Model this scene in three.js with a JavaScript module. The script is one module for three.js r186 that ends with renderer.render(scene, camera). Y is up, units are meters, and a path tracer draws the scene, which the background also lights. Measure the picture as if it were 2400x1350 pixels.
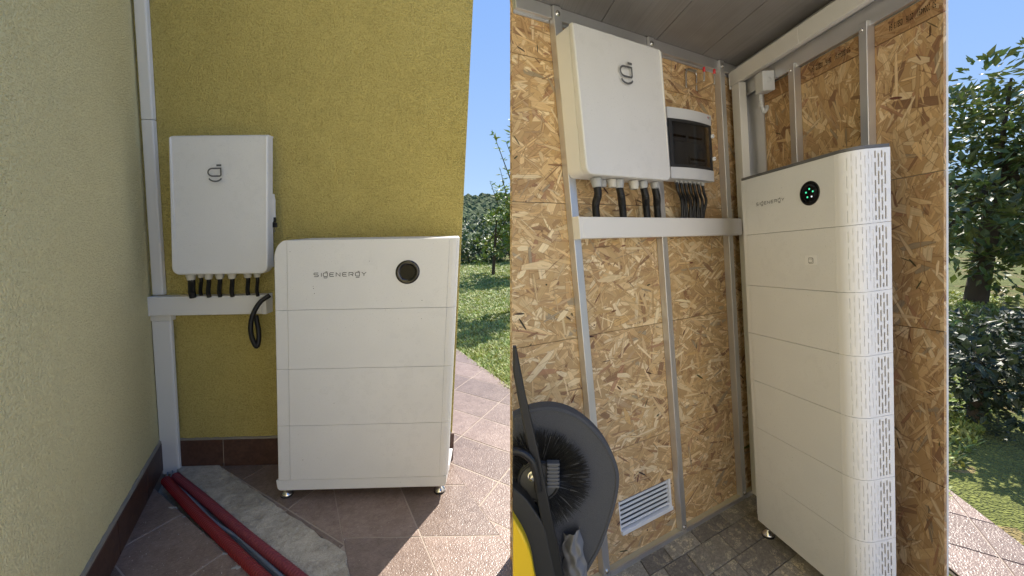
import * as THREE from 'three';
import { RoundedBoxGeometry } from 'three/addons/geometries/RoundedBoxGeometry.js';
import { mergeGeometries } from 'three/addons/utils/BufferGeometryUtils.js';

// ------------------------------------------------------------------ camera, sky, sun, exposure
const V3 = (x, y, z) => new THREE.Vector3(x, y, z);
const scene = new THREE.Scene();
const FOC = 1000, CX = 1200, CY = 675;              // focal length and centre, in pixels of the 2400 x 1350 photograph
const EYE = V3(0, 1.30, 0);
const upC = V3(-0.014, 0.982, 0.188).normalize();
const fwC = V3(0, 0, -1).addScaledVector(upC, upC.z).normalize();
const rtC = fwC.clone().cross(upC).normalize();
const c2w = (x, y, z) => { const c = V3(x, y, z); return V3(c.dot(rtC), c.dot(upC), -c.dot(fwC)); };
const camera = new THREE.PerspectiveCamera(2 * Math.atan(675 / FOC) * 180 / Math.PI, 16 / 9, 0.05, 2000);
camera.position.copy(EYE);
camera.quaternion.setFromRotationMatrix(new THREE.Matrix4().makeBasis(c2w(1, 0, 0), c2w(0, 1, 0), c2w(0, 0, 1)));
const ray = (px, py) => c2w((px - CX) / FOC, -(py - CY) / FOC, -1);
const flat = (v) => V3(v.x, 0, v.z).normalize();

const sunAz = flat(ray(1706, 480)), sunEl = 47 * Math.PI / 180;
const sunDir = sunAz.clone().multiplyScalar(Math.cos(sunEl)).add(V3(0, Math.sin(sunEl), 0));
const sun = new THREE.DirectionalLight(new THREE.Color(1, 0.93, 0.83), 5.0);
sun.position.copy(sunDir).multiplyScalar(12); sun.castShadow = true; sun.shadow.radius = 1;
Object.assign(sun.shadow.camera, { left: -8, right: 8, top: 8, bottom: -8, near: 0.1, far: 40 });
sun.shadow.mapSize.set(4096, 4096); scene.add(sun); scene.add(sun.target);
{
  const w = 512, h = 256, d = new Float32Array(w * h * 4);
  for (let j = 0; j < h; j++) for (let i = 0; i < w; i++) {
    const el = (j + 0.5) / h * Math.PI - Math.PI / 2, az = ((i + 0.5) / w) * 2 * Math.PI - Math.PI;
    const dir = V3(Math.cos(el) * Math.cos(az), Math.sin(el), Math.cos(el) * Math.sin(az));
    const t = Math.pow(Math.max(0, Math.sin(el)), 0.5), g = Math.pow(Math.max(0, dir.dot(sunDir)), 24) * 0.25;
    const c = [0.54 + (0.10 - 0.54) * t, 0.75 + (0.30 - 0.75) * t, 0.95 + (0.90 - 0.95) * t];
    if (el < 0) { c[0] = 0.3; c[1] = 0.32; c[2] = 0.3; }
    const k = (j * w + i) * 4;
    d[k] = c[0] * 0.54 + g; d[k + 1] = c[1] * 0.54 + g * 0.95; d[k + 2] = c[2] * 0.54 + g * 0.85; d[k + 3] = 1;
  }
  const t = new THREE.DataTexture(d, w, h, THREE.RGBAFormat, THREE.FloatType);
  t.mapping = THREE.EquirectangularReflectionMapping; t.magFilter = t.minFilter = THREE.LinearFilter; t.needsUpdate = true;
  scene.background = t; scene.environment = t;
}
const renderer = new THREE.WebGLRenderer({ antialias: true });
renderer.toneMapping = THREE.LinearToneMapping; renderer.toneMappingExposure = 2.0;
renderer.shadowMap.enabled = true;

// ------------------------------------------------------------------ random numbers, noise, textures
let seed = 12345;
const rnd = () => { seed = (seed + 0x6D2B79F5) | 0; let t = Math.imul(seed ^ (seed >>> 15), 1 | seed); t = (t + Math.imul(t ^ (t >>> 7), 61 | t)) ^ t; return ((t ^ (t >>> 14)) >>> 0) / 4294967296; };
const rr = (a, b) => a + (b - a) * rnd();
function tileNoise(n, cells, seed0) {                 // smooth noise that wraps, n x n, values 0..1
  const keep = seed; seed = seed0; const g = new Float32Array(cells * cells); for (let i = 0; i < g.length; i++) g[i] = rnd(); seed = keep;
  const o = new Float32Array(n * n);
  for (let y = 0; y < n; y++) {
    const fy = y / n * cells, y0 = Math.floor(fy), ty = fy - y0, sy = ty * ty * (3 - 2 * ty), y1 = (y0 + 1) % cells;
    for (let x = 0; x < n; x++) {
      const fx = x / n * cells, x0 = Math.floor(fx), tx = fx - x0, sx = tx * tx * (3 - 2 * tx), x1 = (x0 + 1) % cells;
      const a = g[y0 * cells + x0], b = g[y0 * cells + x1], c = g[y1 * cells + x0], d = g[y1 * cells + x1];
      o[y * n + x] = (a + (b - a) * sx) * (1 - sy) + (c + (d - c) * sx) * sy;
    }
  }
  return o;
}
function dataTex(n, fn, size, srgb) {                 // fn(i) gives a grey value or [r, g, b] in 0..1; size in metres
  const d = new Uint8Array(n * n * 4);
  for (let i = 0; i < n * n; i++) { const v = fn(i), a = Array.isArray(v) ? v : [v, v, v]; for (let k = 0; k < 3; k++) d[i * 4 + k] = Math.max(0, Math.min(255, a[k] * 255)); d[i * 4 + 3] = 255; }
  const t = new THREE.DataTexture(d, n, n); t.wrapS = t.wrapT = THREE.RepeatWrapping; t.magFilter = t.minFilter = THREE.LinearFilter;
  if (srgb) t.colorSpace = THREE.SRGBColorSpace; t.repeat.set(1 / size, 1 / size); t.needsUpdate = true; return t;
}
function canvasTex(w, h, draw, sx, sy, wrap = true) {
  const c = document.createElement('canvas'); c.width = w; c.height = h; draw(c.getContext('2d'), w, h);
  const t = new THREE.CanvasTexture(c); t.colorSpace = THREE.SRGBColorSpace; t.magFilter = THREE.LinearFilter;
  if (wrap) { t.wrapS = t.wrapT = THREE.RepeatWrapping; t.repeat.set(1 / sx, 1 / sy); } t.needsUpdate = true; return t;
}
const lin = (r, g, b) => new THREE.Color().setRGB(r, g, b);
const N1 = 1024;
const nA = tileNoise(N1, 128, 1), nB = tileNoise(N1, 256, 2), nC = tileNoise(N1, 16, 3), nD = tileNoise(N1, 6, 4), nE = tileNoise(N1, 512, 5), nF = tileNoise(N1, 48, 6);
const mixc = (a, b, t) => [a[0] + (b[0] - a[0]) * t, a[1] + (b[1] - a[1]) * t, a[2] + (b[2] - a[2]) * t];
const stuccoH = (i) => { const r = 1 - Math.abs(nA[i] * 2 - 1), q = 1 - Math.abs(nB[i] * 2 - 1); return 0.55 * r + 0.3 * q + 0.15 * nE[i]; };
function stucco(hi, lo) {
  return new THREE.MeshStandardMaterial({
    map: dataTex(N1, (i) => { const h = stuccoH(i), t = -0.02 + 0.85 * h + 0.10 * (nC[i] - 0.5) + 0.10 * (nD[i] - 0.5); const c = mixc(lo, hi, Math.max(0, Math.min(1, t))); return nE[i] > 0.9 && nB[i] > 0.6 ? [c[0] * 0.6, c[1] * 0.6, c[2] * 0.55] : c; }, 0.72, true),
    bumpMap: dataTex(N1, stuccoH, 0.72), bumpScale: 0.007, roughness: 0.95 });
}
const M = {};
M.stucco = stucco([0.84, 0.775, 0.475], [0.65, 0.582, 0.315]);
M.stuccoPale = stucco([0.985, 0.94, 0.735], [0.915, 0.855, 0.63]);
M.plaster = new THREE.MeshStandardMaterial({ color: lin(0.32, 0.29, 0.24), roughness: 1, bumpMap: dataTex(N1, (i) => nA[i], 0.3), bumpScale: 0.003 });
function tileMat(k) {
  return new THREE.MeshStandardMaterial({
    map: dataTex(512, (i) => { const j = (i >> 9) * 2 * N1 + (i & 511) * 2; const t = 0.35 * nB[j] + 0.35 * nF[j] + 0.3 * nC[j]; return mixc([0.41 * k, 0.345 * k, 0.31 * k], [0.58 * k, 0.51 * k, 0.47 * k], t); }, 0.55, true),
    bumpMap: dataTex(512, (i) => { const j = (i >> 9) * 2 * N1 + (i & 511) * 2; return 0.6 * nA[j] + 0.4 * nB[j]; }, 0.55), bumpScale: 0.0017, roughness: 0.36 });
}
M.tiles = [tileMat(1.0), tileMat(0.93), tileMat(1.07)];
M.skirt = new THREE.MeshStandardMaterial({ map: dataTex(512, (i) => { const j = (i >> 9) * 2 * N1 + (i & 511) * 2; return mixc([0.27, 0.185, 0.15], [0.38, 0.275, 0.225], 0.5 * nF[j] + 0.5 * nC[j]); }, 0.5, true), roughness: 0.5 });
M.mortar = new THREE.MeshStandardMaterial({ color: lin(0.42, 0.41, 0.38), roughness: 1 });
M.grout = new THREE.MeshStandardMaterial({ color: lin(0.36, 0.30, 0.25), roughness: 1 });
M.concrete = new THREE.MeshStandardMaterial({ map: dataTex(N1, (i) => { const t = 0.3 * nB[i] + 0.4 * nC[i] + 0.3 * nF[i]; const c = mixc([0.54, 0.51, 0.46], [0.82, 0.79, 0.73], t); return nE[i] > 0.93 ? mixc(c, [0.35, 0.32, 0.28], 0.5) : c; }, 0.7, true), bumpMap: dataTex(N1, (i) => 0.5 * nF[i] + 0.3 * nA[i] + 0.2 * nB[i], 0.7), bumpScale: 0.006, roughness: 1 });
M.white = new THREE.MeshPhysicalMaterial({ map: dataTex(N1, (i) => { let k = 0.866 + 0.012 * (nC[i] - 0.5) + 0.014 * (nE[i] - 0.5); if (nD[i] > 0.66 && nF[i] > 0.62) k -= 0.016 * nB[i]; if (nE[i] > 0.985 && nC[i] > 0.55) k -= 0.22; return [k, k * 0.996, k * 0.99]; }, 1.1, true), roughness: 0.42, clearcoat: 0.1, clearcoatRoughness: 0.4,
  roughnessMap: dataTex(N1, (i) => 0.8 + 0.2 * nC[i], 0.9), bumpMap: dataTex(N1, (i) => nE[i], 0.25), bumpScale: 0.00012 });
M.whiteSide = new THREE.MeshStandardMaterial({ color: lin(0.78, 0.77, 0.76), roughness: 0.5 });
M.duct = new THREE.MeshStandardMaterial({ color: lin(0.76, 0.745, 0.72), roughness: 0.38, roughnessMap: dataTex(N1, (i) => 0.75 + 0.25 * nC[i], 0.6) });
M.greyLid = new THREE.MeshStandardMaterial({ color: lin(0.12, 0.115, 0.11), roughness: 0.45 });
M.ink = new THREE.MeshStandardMaterial({ color: lin(0.045, 0.045, 0.045), roughness: 0.6 });
M.black = new THREE.MeshStandardMaterial({ color: lin(0.007, 0.007, 0.008), roughness: 0.42 });
M.blackMatt = new THREE.MeshStandardMaterial({ color: lin(0.02, 0.02, 0.021), roughness: 0.6 });
M.gland = new THREE.MeshStandardMaterial({ color: lin(0.42, 0.43, 0.43), roughness: 0.5 });
M.glandPale = new THREE.MeshStandardMaterial({ color: lin(0.6, 0.58, 0.52), roughness: 0.5 });
M.glassBlack = new THREE.MeshPhysicalMaterial({ color: lin(0.004, 0.004, 0.005), roughness: 0.05, ior: 1.3 });
M.chrome = new THREE.MeshStandardMaterial({ color: lin(0.72, 0.71, 0.69), metalness: 1, roughness: 0.16 });
M.galv = new THREE.MeshStandardMaterial({ metalness: 0.8, roughness: 0.42, map: dataTex(N1, (i) => { const t = 0.5 * nD[i] + 0.5 * nC[i]; return mixc([0.80, 0.80, 0.81], [0.86, 0.86, 0.865], t); }, 1.3, true), roughnessMap: dataTex(N1, (i) => 0.85 + 0.15 * nC[i], 1.3) });
M.red = new THREE.MeshStandardMaterial({ color: lin(0.20, 0.010, 0.013), roughness: 0.5 });
M.redPale = new THREE.MeshStandardMaterial({ color: lin(0.20, 0.03, 0.042), roughness: 0.6 });
M.redTip = new THREE.MeshStandardMaterial({ color: lin(0.55, 0.02, 0.03), roughness: 0.4 });
M.greyPipe = new THREE.MeshStandardMaterial({ color: lin(0.09, 0.095, 0.10), roughness: 0.5 });
M.blueGrey = new THREE.MeshStandardMaterial({ color: lin(0.22, 0.26, 0.31), roughness: 0.5 });

// oriented strand board: thousands of wood flakes lying over one another
function osbTexture(s0) {
  const keep = seed; seed = s0;
  const t = canvasTex(2048, 2048, (g, w, h) => {
    g.fillStyle = '#bc9c70'; g.fillRect(0, 0, w, h);
    const pal = [[226, 197, 151], [216, 185, 139], [234, 209, 167], [209, 175, 127], [222, 191, 143], [201, 166, 119], [240, 219, 181], [178, 143, 103], [188, 153, 111], [158, 123, 91], [194, 165, 131], [170, 155, 131], [144, 109, 81], [207, 171, 117], [180, 137, 105]];
    for (let i = 0; i < 10500; i++) {
      const late = i > 4500, L = late ? (rnd() < 0.22 ? rr(80, 150) : rr(20, 95)) : rr(40, 140), W = Math.min(L * 0.42, late ? (rnd() < 0.18 ? rr(14, 30) : rr(2, 13)) : rr(6, 28));
      const x = rnd() * w, y = rnd() * h, a = (rnd() < 0.5 ? rr(-0.7, 0.7) : rr(-1.57, 1.57));
      const c = rnd() < 0.80 ? pal[Math.floor(rnd() * 7)] : pal[7 + Math.floor(rnd() * (pal.length - 7))], k = rr(0.93, 1.05);
      const col = (q, al) => `rgba(${Math.min(255, c[0] * k * q) | 0},${Math.min(255, c[1] * k * q) | 0},${Math.min(255, c[2] * k * q) | 0},${al})`;
      const p = [[-L / 2, W * rr(-0.5, 0.1)], [-L / 2 + L * rr(-0.02, 0.12), W / 2 * rr(0.3, 1)], [L * rr(-0.2, 0.2), W / 2], [L / 2 - L * rr(0, 0.15), W / 2 * rr(0.2, 1)], [L / 2, W * rr(-0.4, 0.3)], [L / 2 - L * rr(0, 0.2), -W / 2 * rr(0.2, 1)], [L * rr(-0.2, 0.2), -W / 2]];
      const nl = Math.max(3, Math.round(W / 2.0)), lines = []; for (let q = 0; q < nl; q++) lines.push([rr(-W / 2, W / 2), rr(-2, 2), rr(0.80, 1.10), rr(0.2, 0.55)]);
      const dark = rnd() < 0.35;
      for (const ox of [-w, 0, w]) for (const oy of [-h, 0, h]) {
        const X = x + ox, Y = y + oy; if (X < -90 || X > w + 90 || Y < -90 || Y > h + 90) continue;
        g.save(); g.translate(X, Y); g.rotate(a);
        g.beginPath(); p.forEach((q, n) => (n ? g.lineTo(q[0], q[1]) : g.moveTo(q[0], q[1]))); g.closePath();
        g.fillStyle = col(1, 0.86); g.fill();
        g.strokeStyle = dark ? 'rgba(86,56,28,0.45)' : 'rgba(120,84,48,0.2)'; g.lineWidth = 1; g.stroke(); g.clip();
        for (const l of lines) { g.strokeStyle = col(l[2], l[3]); g.lineWidth = rr(0.7, 2.2); g.beginPath(); g.moveTo(-L, l[0]); g.lineTo(L, l[0] + l[1]); g.stroke(); }
        g.restore();
      }
    }
    for (let i = 0; i < 4200; i++) { const x = rnd() * w, y = rnd() * h, L = rr(8, 60), a = rr(-1.2, 1.2), k = rnd(); g.strokeStyle = k < 0.6 ? `rgba(104,72,40,${rr(0.25, 0.6)})` : `rgba(245,226,186,${rr(0.3, 0.7)})`; g.lineWidth = rr(0.6, 1.8); g.beginPath(); g.moveTo(x, y); g.lineTo(x + Math.cos(a) * L, y + Math.sin(a) * L); g.stroke(); }
    for (let i = 0; i < 260; i++) {                   // bark slivers, gaps and knots
      const x = rnd() * w, y = rnd() * h, L = rr(6, 44), W = rr(1.5, 7), a = rr(-1.5, 1.5);
      g.save(); g.translate(x, y); g.rotate(a); g.fillStyle = `rgba(${rr(38, 88) | 0},${rr(26, 56) | 0},${rr(16, 34) | 0},${rr(0.55, 0.95)})`; g.beginPath(); g.ellipse(0, 0, L / 2, W / 2, 0, 0, 7); g.fill(); g.restore();
    }
  }, 2.6, 2.6);
  seed = keep; return t;
}
const osbA = osbTexture(77), osbB = osbTexture(991);
function osbMat(t, ox, oy, tint, turn) { const m = t.clone(); m.offset.set(ox, oy); if (turn) { m.rotation = turn; } m.needsUpdate = true; return new THREE.MeshStandardMaterial({ map: m, color: tint, roughness: 0.62, bumpMap: m, bumpScale: 0.0012 }); }

// ------------------------------------------------------------------ frames: a wall or a floor with its own axes, in metres
class Frame {
  constructor(o, u, v) { this.O = o; this.U = u.clone().normalize(); this.V = v.clone().normalize(); this.N = this.U.clone().cross(this.V).normalize(); this.lin = new THREE.Matrix4().makeBasis(this.U, this.V, this.N); this.s = this.U.dot(this.V); }
  at(u, v, n = 0) { return this.O.clone().addScaledVector(this.U, u).addScaledVector(this.V, v).addScaledVector(this.N, n); }
  from(P) { const d = P.clone().sub(this.O), a = d.dot(this.U), b = d.dot(this.V), q = 1 - this.s * this.s; return [(a - this.s * b) / q, (b - this.s * a) / q, d.dot(this.N)]; }
  px(x, y, n = 0) { const d = ray(x, y), t = (n - EYE.clone().sub(this.O).dot(this.N)) / d.dot(this.N); return this.from(EYE.clone().addScaledVector(d, t)).slice(0, 2); }
  shift(n) { const f = new Frame(this.at(0, 0, n), this.U, this.V); return f; }
}
const onFloor = (x, y, h = 0) => { const d = ray(x, y); return EYE.clone().addScaledVector(d, (h - EYE.y) / d.y); };

const used = {};
const numbered = (n) => { const k = used[n] = (used[n] ?? -1) + 1; return k ? `${n}_${String(k).padStart(3, '0')}` : n; };
function tag(o, label, category, group, kind) { if (label) o.userData.label = label; if (category) o.userData.category = category; if (group) o.userData.group = group; if (kind) o.userData.kind = kind; return o; }
const anchors = new Map();
function thing(fr, name, anchor, label, category, group, kind) {   // a Group at the thing's base
  const o = new THREE.Group(); o.name = numbered(name); o.position.copy(fr ? fr.at(...anchor) : V3(...anchor)); anchors.set(o, [fr, anchor]); scene.add(o);
  return tag(o, label, category, group, kind);
}
function metreUV(g0) {
  const g = g0.index ? g0.toNonIndexed() : g0, p = g.attributes.position, n = p.count, uv = new Float32Array(n * 2), a = V3(), b = V3(), c = V3();
  for (let i = 0; i < n; i += 3) {
    a.fromBufferAttribute(p, i); b.fromBufferAttribute(p, i + 1); c.fromBufferAttribute(p, i + 2);
    const m = b.clone().sub(a).cross(c.clone().sub(a)), x = Math.abs(m.x), y = Math.abs(m.y), z = Math.abs(m.z), q = [a, b, c];
    for (let k = 0; k < 3; k++) { const v = q[k]; uv.set(z >= x && z >= y ? [v.x, v.y] : x >= y ? [v.z, v.y] : [v.x, v.z], (i + k) * 2); }
  }
  g.setAttribute('uv', new THREE.BufferAttribute(uv, 2)); return g;
}
function part(parent, name, geoms, mat, opt = {}) {   // geometry given in the frame of the thing, or in opt.fr
  let top = parent; while (!anchors.has(top)) top = top.parent;
  const fr = opt.fr !== undefined ? opt.fr : anchors.get(top)[0];
  const list = (Array.isArray(geoms) ? geoms : [geoms]).map((g) => { const q = opt.uv ? (g.index ? g.toNonIndexed() : g) : metreUV(g); if (!q.attributes.normal) q.computeVertexNormals(); for (const k of Object.keys(q.attributes)) if (!['position', 'normal', 'uv', 'color'].includes(k)) q.deleteAttribute(k); return q; });
  const g = list.length > 1 ? mergeGeometries(list) : list[0];
  if (fr) { g.applyMatrix4(fr.lin); g.translate(fr.O.x, fr.O.y, fr.O.z); }
  g.translate(-top.position.x, -top.position.y, -top.position.z);
  const m = new THREE.Mesh(g, mat); m.name = name; m.castShadow = m.receiveShadow = true; parent.add(m); if (opt.label) m.userData.label = opt.label; return m;
}
const box = (u0, u1, v0, v1, n0, n1, r = 0) => { const w = u1 - u0, h = v1 - v0, d = n1 - n0; const g = r > 0 ? new RoundedBoxGeometry(w, h, d, 2, Math.min(r, w / 2.01, h / 2.01, d / 2.01)) : new THREE.BoxGeometry(w, h, d); g.translate((u0 + u1) / 2, (v0 + v1) / 2, (n0 + n1) / 2); return g; };
function slabOf(pts, n0, n1, bevel = 0) {             // outline in u, v between the depths n0 and n1
  const s = new THREE.Shape(pts.map((p) => new THREE.Vector2(p[0], p[1])));
  const g = new THREE.ExtrudeGeometry(s, { depth: n1 - n0 - 2 * bevel, bevelEnabled: bevel > 0, bevelSize: bevel, bevelThickness: bevel, bevelOffset: -bevel, bevelSegments: 2, curveSegments: 8 });
  g.translate(0, 0, n0 + bevel); return g;
}
function roundQuad(pts, r, seg = 6) {                 // outline with rounded corners, r one value or one for each corner
  const o = [], n = pts.length;
  pts.forEach((p, i) => {
    const R = Array.isArray(r) ? r[i] : r, a = pts[(i + n - 1) % n], b = pts[(i + 1) % n];
    if (R <= 0) { o.push(p); return; }
    const la = Math.hypot(a[0] - p[0], a[1] - p[1]), lb = Math.hypot(b[0] - p[0], b[1] - p[1]);
    const A = [p[0] + (a[0] - p[0]) * R / la, p[1] + (a[1] - p[1]) * R / la], B = [p[0] + (b[0] - p[0]) * R / lb, p[1] + (b[1] - p[1]) * R / lb];
    for (let k = 0; k <= seg; k++) { const t = k / seg, q = 1 - t, w = 0.78; const d = q * q + 2 * q * t * w + t * t; o.push([(q * q * A[0] + 2 * q * t * w * p[0] + t * t * B[0]) / d, (q * q * A[1] + 2 * q * t * w * p[1] + t * t * B[1]) / d]); }
  });
  return o;
}
const tube = (pts, r, seg = 24, rad = 10) => new THREE.TubeGeometry(new THREE.CatmullRomCurve3(pts.map((p) => V3(...p)), false, 'centripetal'), seg, r, rad, false);
function lathe(profile, axis, at, seg = 20) {         // profile [radius, height] turned round an axis: 'v' or 'n'
  const g = new THREE.LatheGeometry(profile.map((p) => new THREE.Vector2(p[0], p[1])), seg); if (axis === 'n') g.rotateX(Math.PI / 2); if (axis === 'u') g.rotateZ(-Math.PI / 2); g.translate(...at); return g;
}
function ridged(pts, r, pitch, depth, len, rad = 12) { // corrugated hose: rings standing proud of the valleys
  const curve = new THREE.CatmullRomCurve3(pts.map((p) => V3(...p)), false, 'centripetal'), n = Math.round(len / pitch) * 4, pos = [], idx = [], fr = curve.computeFrenetFrames(n, false);
  for (let i = 0; i <= n; i++) { const p = curve.getPointAt(i / n), R = r - (i % 4 === 3 ? depth : i % 4 === 1 ? 0 : i % 4 === 2 ? depth * 0.12 : depth * 0.12); for (let k = 0; k <= rad; k++) { const a = k / rad * Math.PI * 2, q = p.clone().addScaledVector(fr.normals[i], Math.cos(a) * R).addScaledVector(fr.binormals[i], Math.sin(a) * R); pos.push(q.x, q.y, q.z); } }
  for (let i = 0; i < n; i++) for (let k = 0; k < rad; k++) { const a = i * (rad + 1) + k, b = a + rad + 1; idx.push(a, a + 1, b, b, a + 1, b + 1); }
  const g = new THREE.BufferGeometry(); g.setAttribute('position', new THREE.Float32BufferAttribute(pos, 3)); g.setIndex(idx); g.computeVertexNormals(); return g;
}
function ribbon(pts, w, n, closed) {                  // a flat printed stroke along a polyline in u, v
  const P = pts, m = P.length, L = [], R = [];
  for (let i = 0; i < m; i++) {
    const a = closed ? P[(i + m - 1) % m] : P[Math.max(0, i - 1)], b = closed ? P[(i + 1) % m] : P[Math.min(m - 1, i + 1)], c = P[i];
    const d1 = [c[0] - a[0], c[1] - a[1]], d2 = [b[0] - c[0], b[1] - c[1]], l1 = Math.hypot(...d1) || 1, l2 = Math.hypot(...d2) || 1;
    let t = [d1[0] / l1 + d2[0] / l2, d1[1] / l1 + d2[1] / l2]; if (l1 === 1 && !d1[0] && !d1[1]) t = d2; if (!d2[0] && !d2[1]) t = d1;
    const l = Math.hypot(...t) || 1, nx = -t[1] / l, ny = t[0] / l, co = Math.max(0.5, Math.abs((d1[0] || d1[1]) ? (-nx * d1[1] + ny * d1[0]) / l1 : 1)), k = w / 2 / co;
    L.push([c[0] + nx * k, c[1] + ny * k]); R.push([c[0] - nx * k, c[1] - ny * k]);
  }
  const pos = [], e = closed ? m : m - 1;
  for (let i = 0; i < e; i++) { const j = (i + 1) % m; for (const q of [R[i], R[j], L[j], R[i], L[j], L[i]]) pos.push(q[0], q[1], n); }
  const g = new THREE.BufferGeometry(); g.setAttribute('position', new THREE.Float32BufferAttribute(pos, 3)); g.computeVertexNormals(); return g;
}
const arc = (cx, cy, rx, ry, a0, a1, n = 8) => Array.from({ length: n + 1 }, (_, i) => { const a = (a0 + (a1 - a0) * i / n) * Math.PI / 180; return [cx + rx * Math.cos(a), cy + ry * Math.sin(a)]; });
function badge(cu, cv, s, n, w = 0.075) {              // the emblem on the boxes: a bar, a loop with a square side, a smile; s is its height
  const f = (p) => [cu + p[0] * s, cv + p[1] * s];
  const loop = [...arc(-0.12, 0.08, 0.26, 0.22, 90, 270, 10), [0.30, -0.14], [0.36, -0.08], [0.36, 0.30]];
  return [ribbon([[0.12, 0.47], [0.40, 0.47]].map(f), s * w * 1.3, n), ribbon(loop.map(f), s * w, n, true), ribbon(arc(0.02, -0.18, 0.38, 0.26, 200, 340, 10).map(f), s * w, n)];
}
function wordmark(u0, v0, len, n) {                    // the printed name on the battery
  const o = [], cell = len / 9, h = cell * 0.62, x = cell * 0.80, w = h * 0.17;
  const G = { S: [[[1, 1], [0.12, 1], [0, 0.85], [0, 0.65], [0.12, 0.5], [0.85, 0.5], [1, 0.36], [1, 0.14], [0.88, 0], [0, 0]]], I: [[[0.5, 1], [0.5, 0]]],
    G: [[[0.95, 0], [0.95, 1], [0.2, 1], [0, 0.8], [0, 0.2], [0.2, 0], [0.95, 0]], [[0.5, 1.28], [0.95, 1.28]], [[0.1, -0.25], [0.25, -0.38], [0.75, -0.38], [0.95, -0.25]]],
    E: [[[0.95, 1], [0.15, 1], [0, 0.85], [0, 0.15], [0.15, 0], [0.95, 0]], [[0, 0.5], [0.85, 0.5]]], N: [[[0, 0], [0, 1], [0.9, 0], [0.9, 1]]],
    R: [[[0, 0], [0, 1], [0.8, 1], [0.95, 0.85], [0.95, 0.6], [0.8, 0.45], [0.25, 0.45]], [[0.6, 0.45], [0.95, 0]]], Y: [[[0, 1], [0.5, 0.5], [1, 1]], [[0.5, 0.5], [0.5, 0]]] };
  const wid = { S: 1, I: 0.45, G: 1, E: 1, N: 1, R: 1, Y: 1 }; let cu = u0; const tot = 8.45;
  for (const ch of 'SIGENERGY') { for (const st of G[ch]) o.push(ribbon(st.map((p) => [cu + p[0] * x * (ch === 'I' ? 0.4 : 0.9), v0 + p[1] * h]), w, n)); cu += len / tot * wid[ch]; }
  return o;
}
// ------------------------------------------------------------------ the two places
const dirC = (x, y, z) => c2w(x, y, z);
// the house: back wall frame (u to the right along the wall, v up)
const O_L = onFloor(381, 1093);
const L = new Frame(O_L, dirC(1, 0.018, -0.02), dirC(0.0674, 0.985, 0.155));
const depthL = flat(ray(690, 480));                    // along the side wall, away from the camera
const LS = new Frame(O_L, depthL.clone(), dirC(0.0674, 0.985, 0.155));  // side wall, u away from the camera, normal into the patio
// the shed: back wall, side wall and floor
const UR = dirC(1650, 150, -1000).normalize(), WR = dirC(-140, 60, -1000).normalize(), VR = dirC(-1032, 9800, 1000).normalize();
const D_R = 2.45;
const O_R = EYE.clone().addScaledVector(ray(1771, 1140), D_R);
const R = new Frame(O_R, UR, VR);                      // u along the back wall towards the corner, so the wall has u < 0
const RW = new Frame(O_R, WR.clone().negate(), VR);    // u from the corner towards the camera along the side wall
const RF = new Frame(O_R, WR.clone().negate(), UR);    // floor: u towards the camera, v towards the corner
// ------------------------------------------------------------------ flat outlines on the ground, cut by half planes
const xz = (p) => [p.x, p.z];
const gp = (x, y) => xz(onFloor(x, y));
function cut(poly, a, b) {                             // keep what lies to the right of a -> b, seen from above with z down the page
  const o = [], s = (p) => (b[0] - a[0]) * (p[1] - a[1]) - (b[1] - a[1]) * (p[0] - a[0]);
  for (let i = 0; i < poly.length; i++) { const p = poly[i], q = poly[(i + 1) % poly.length], sp = s(p), sq = s(q); if (sp >= 0) o.push(p); if ((sp >= 0) !== (sq >= 0)) { const t = sp / (sp - sq); o.push([p[0] + (q[0] - p[0]) * t, p[1] + (q[1] - p[1]) * t]); } }
  return o;
}
const area = (P) => { let a = 0; P.forEach((p, i) => { const q = P[(i + 1) % P.length]; a += p[0] * q[1] - q[0] * p[1]; }); return a / 2; };
function prism(P, y0, y1, bevel = 0) {                 // upright block over an outline in x, z
  const pts = P.map((p) => new THREE.Vector2(p[0], -p[1])); if (THREE.ShapeUtils.area(pts) < 0) pts.reverse();
  const g = new THREE.ExtrudeGeometry(new THREE.Shape(pts), { depth: y1 - y0 - bevel, bevelEnabled: bevel > 0, bevelSize: bevel, bevelThickness: bevel, bevelOffset: -bevel, bevelSegments: 1 });
  g.rotateX(-Math.PI / 2); g.translate(0, y0, 0); return g;
}
const clean = (P) => P.filter((p, i) => { const q = P[(i + 1) % P.length]; return Math.hypot(p[0] - q[0], p[1] - q[1]) > 0.004; });
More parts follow.
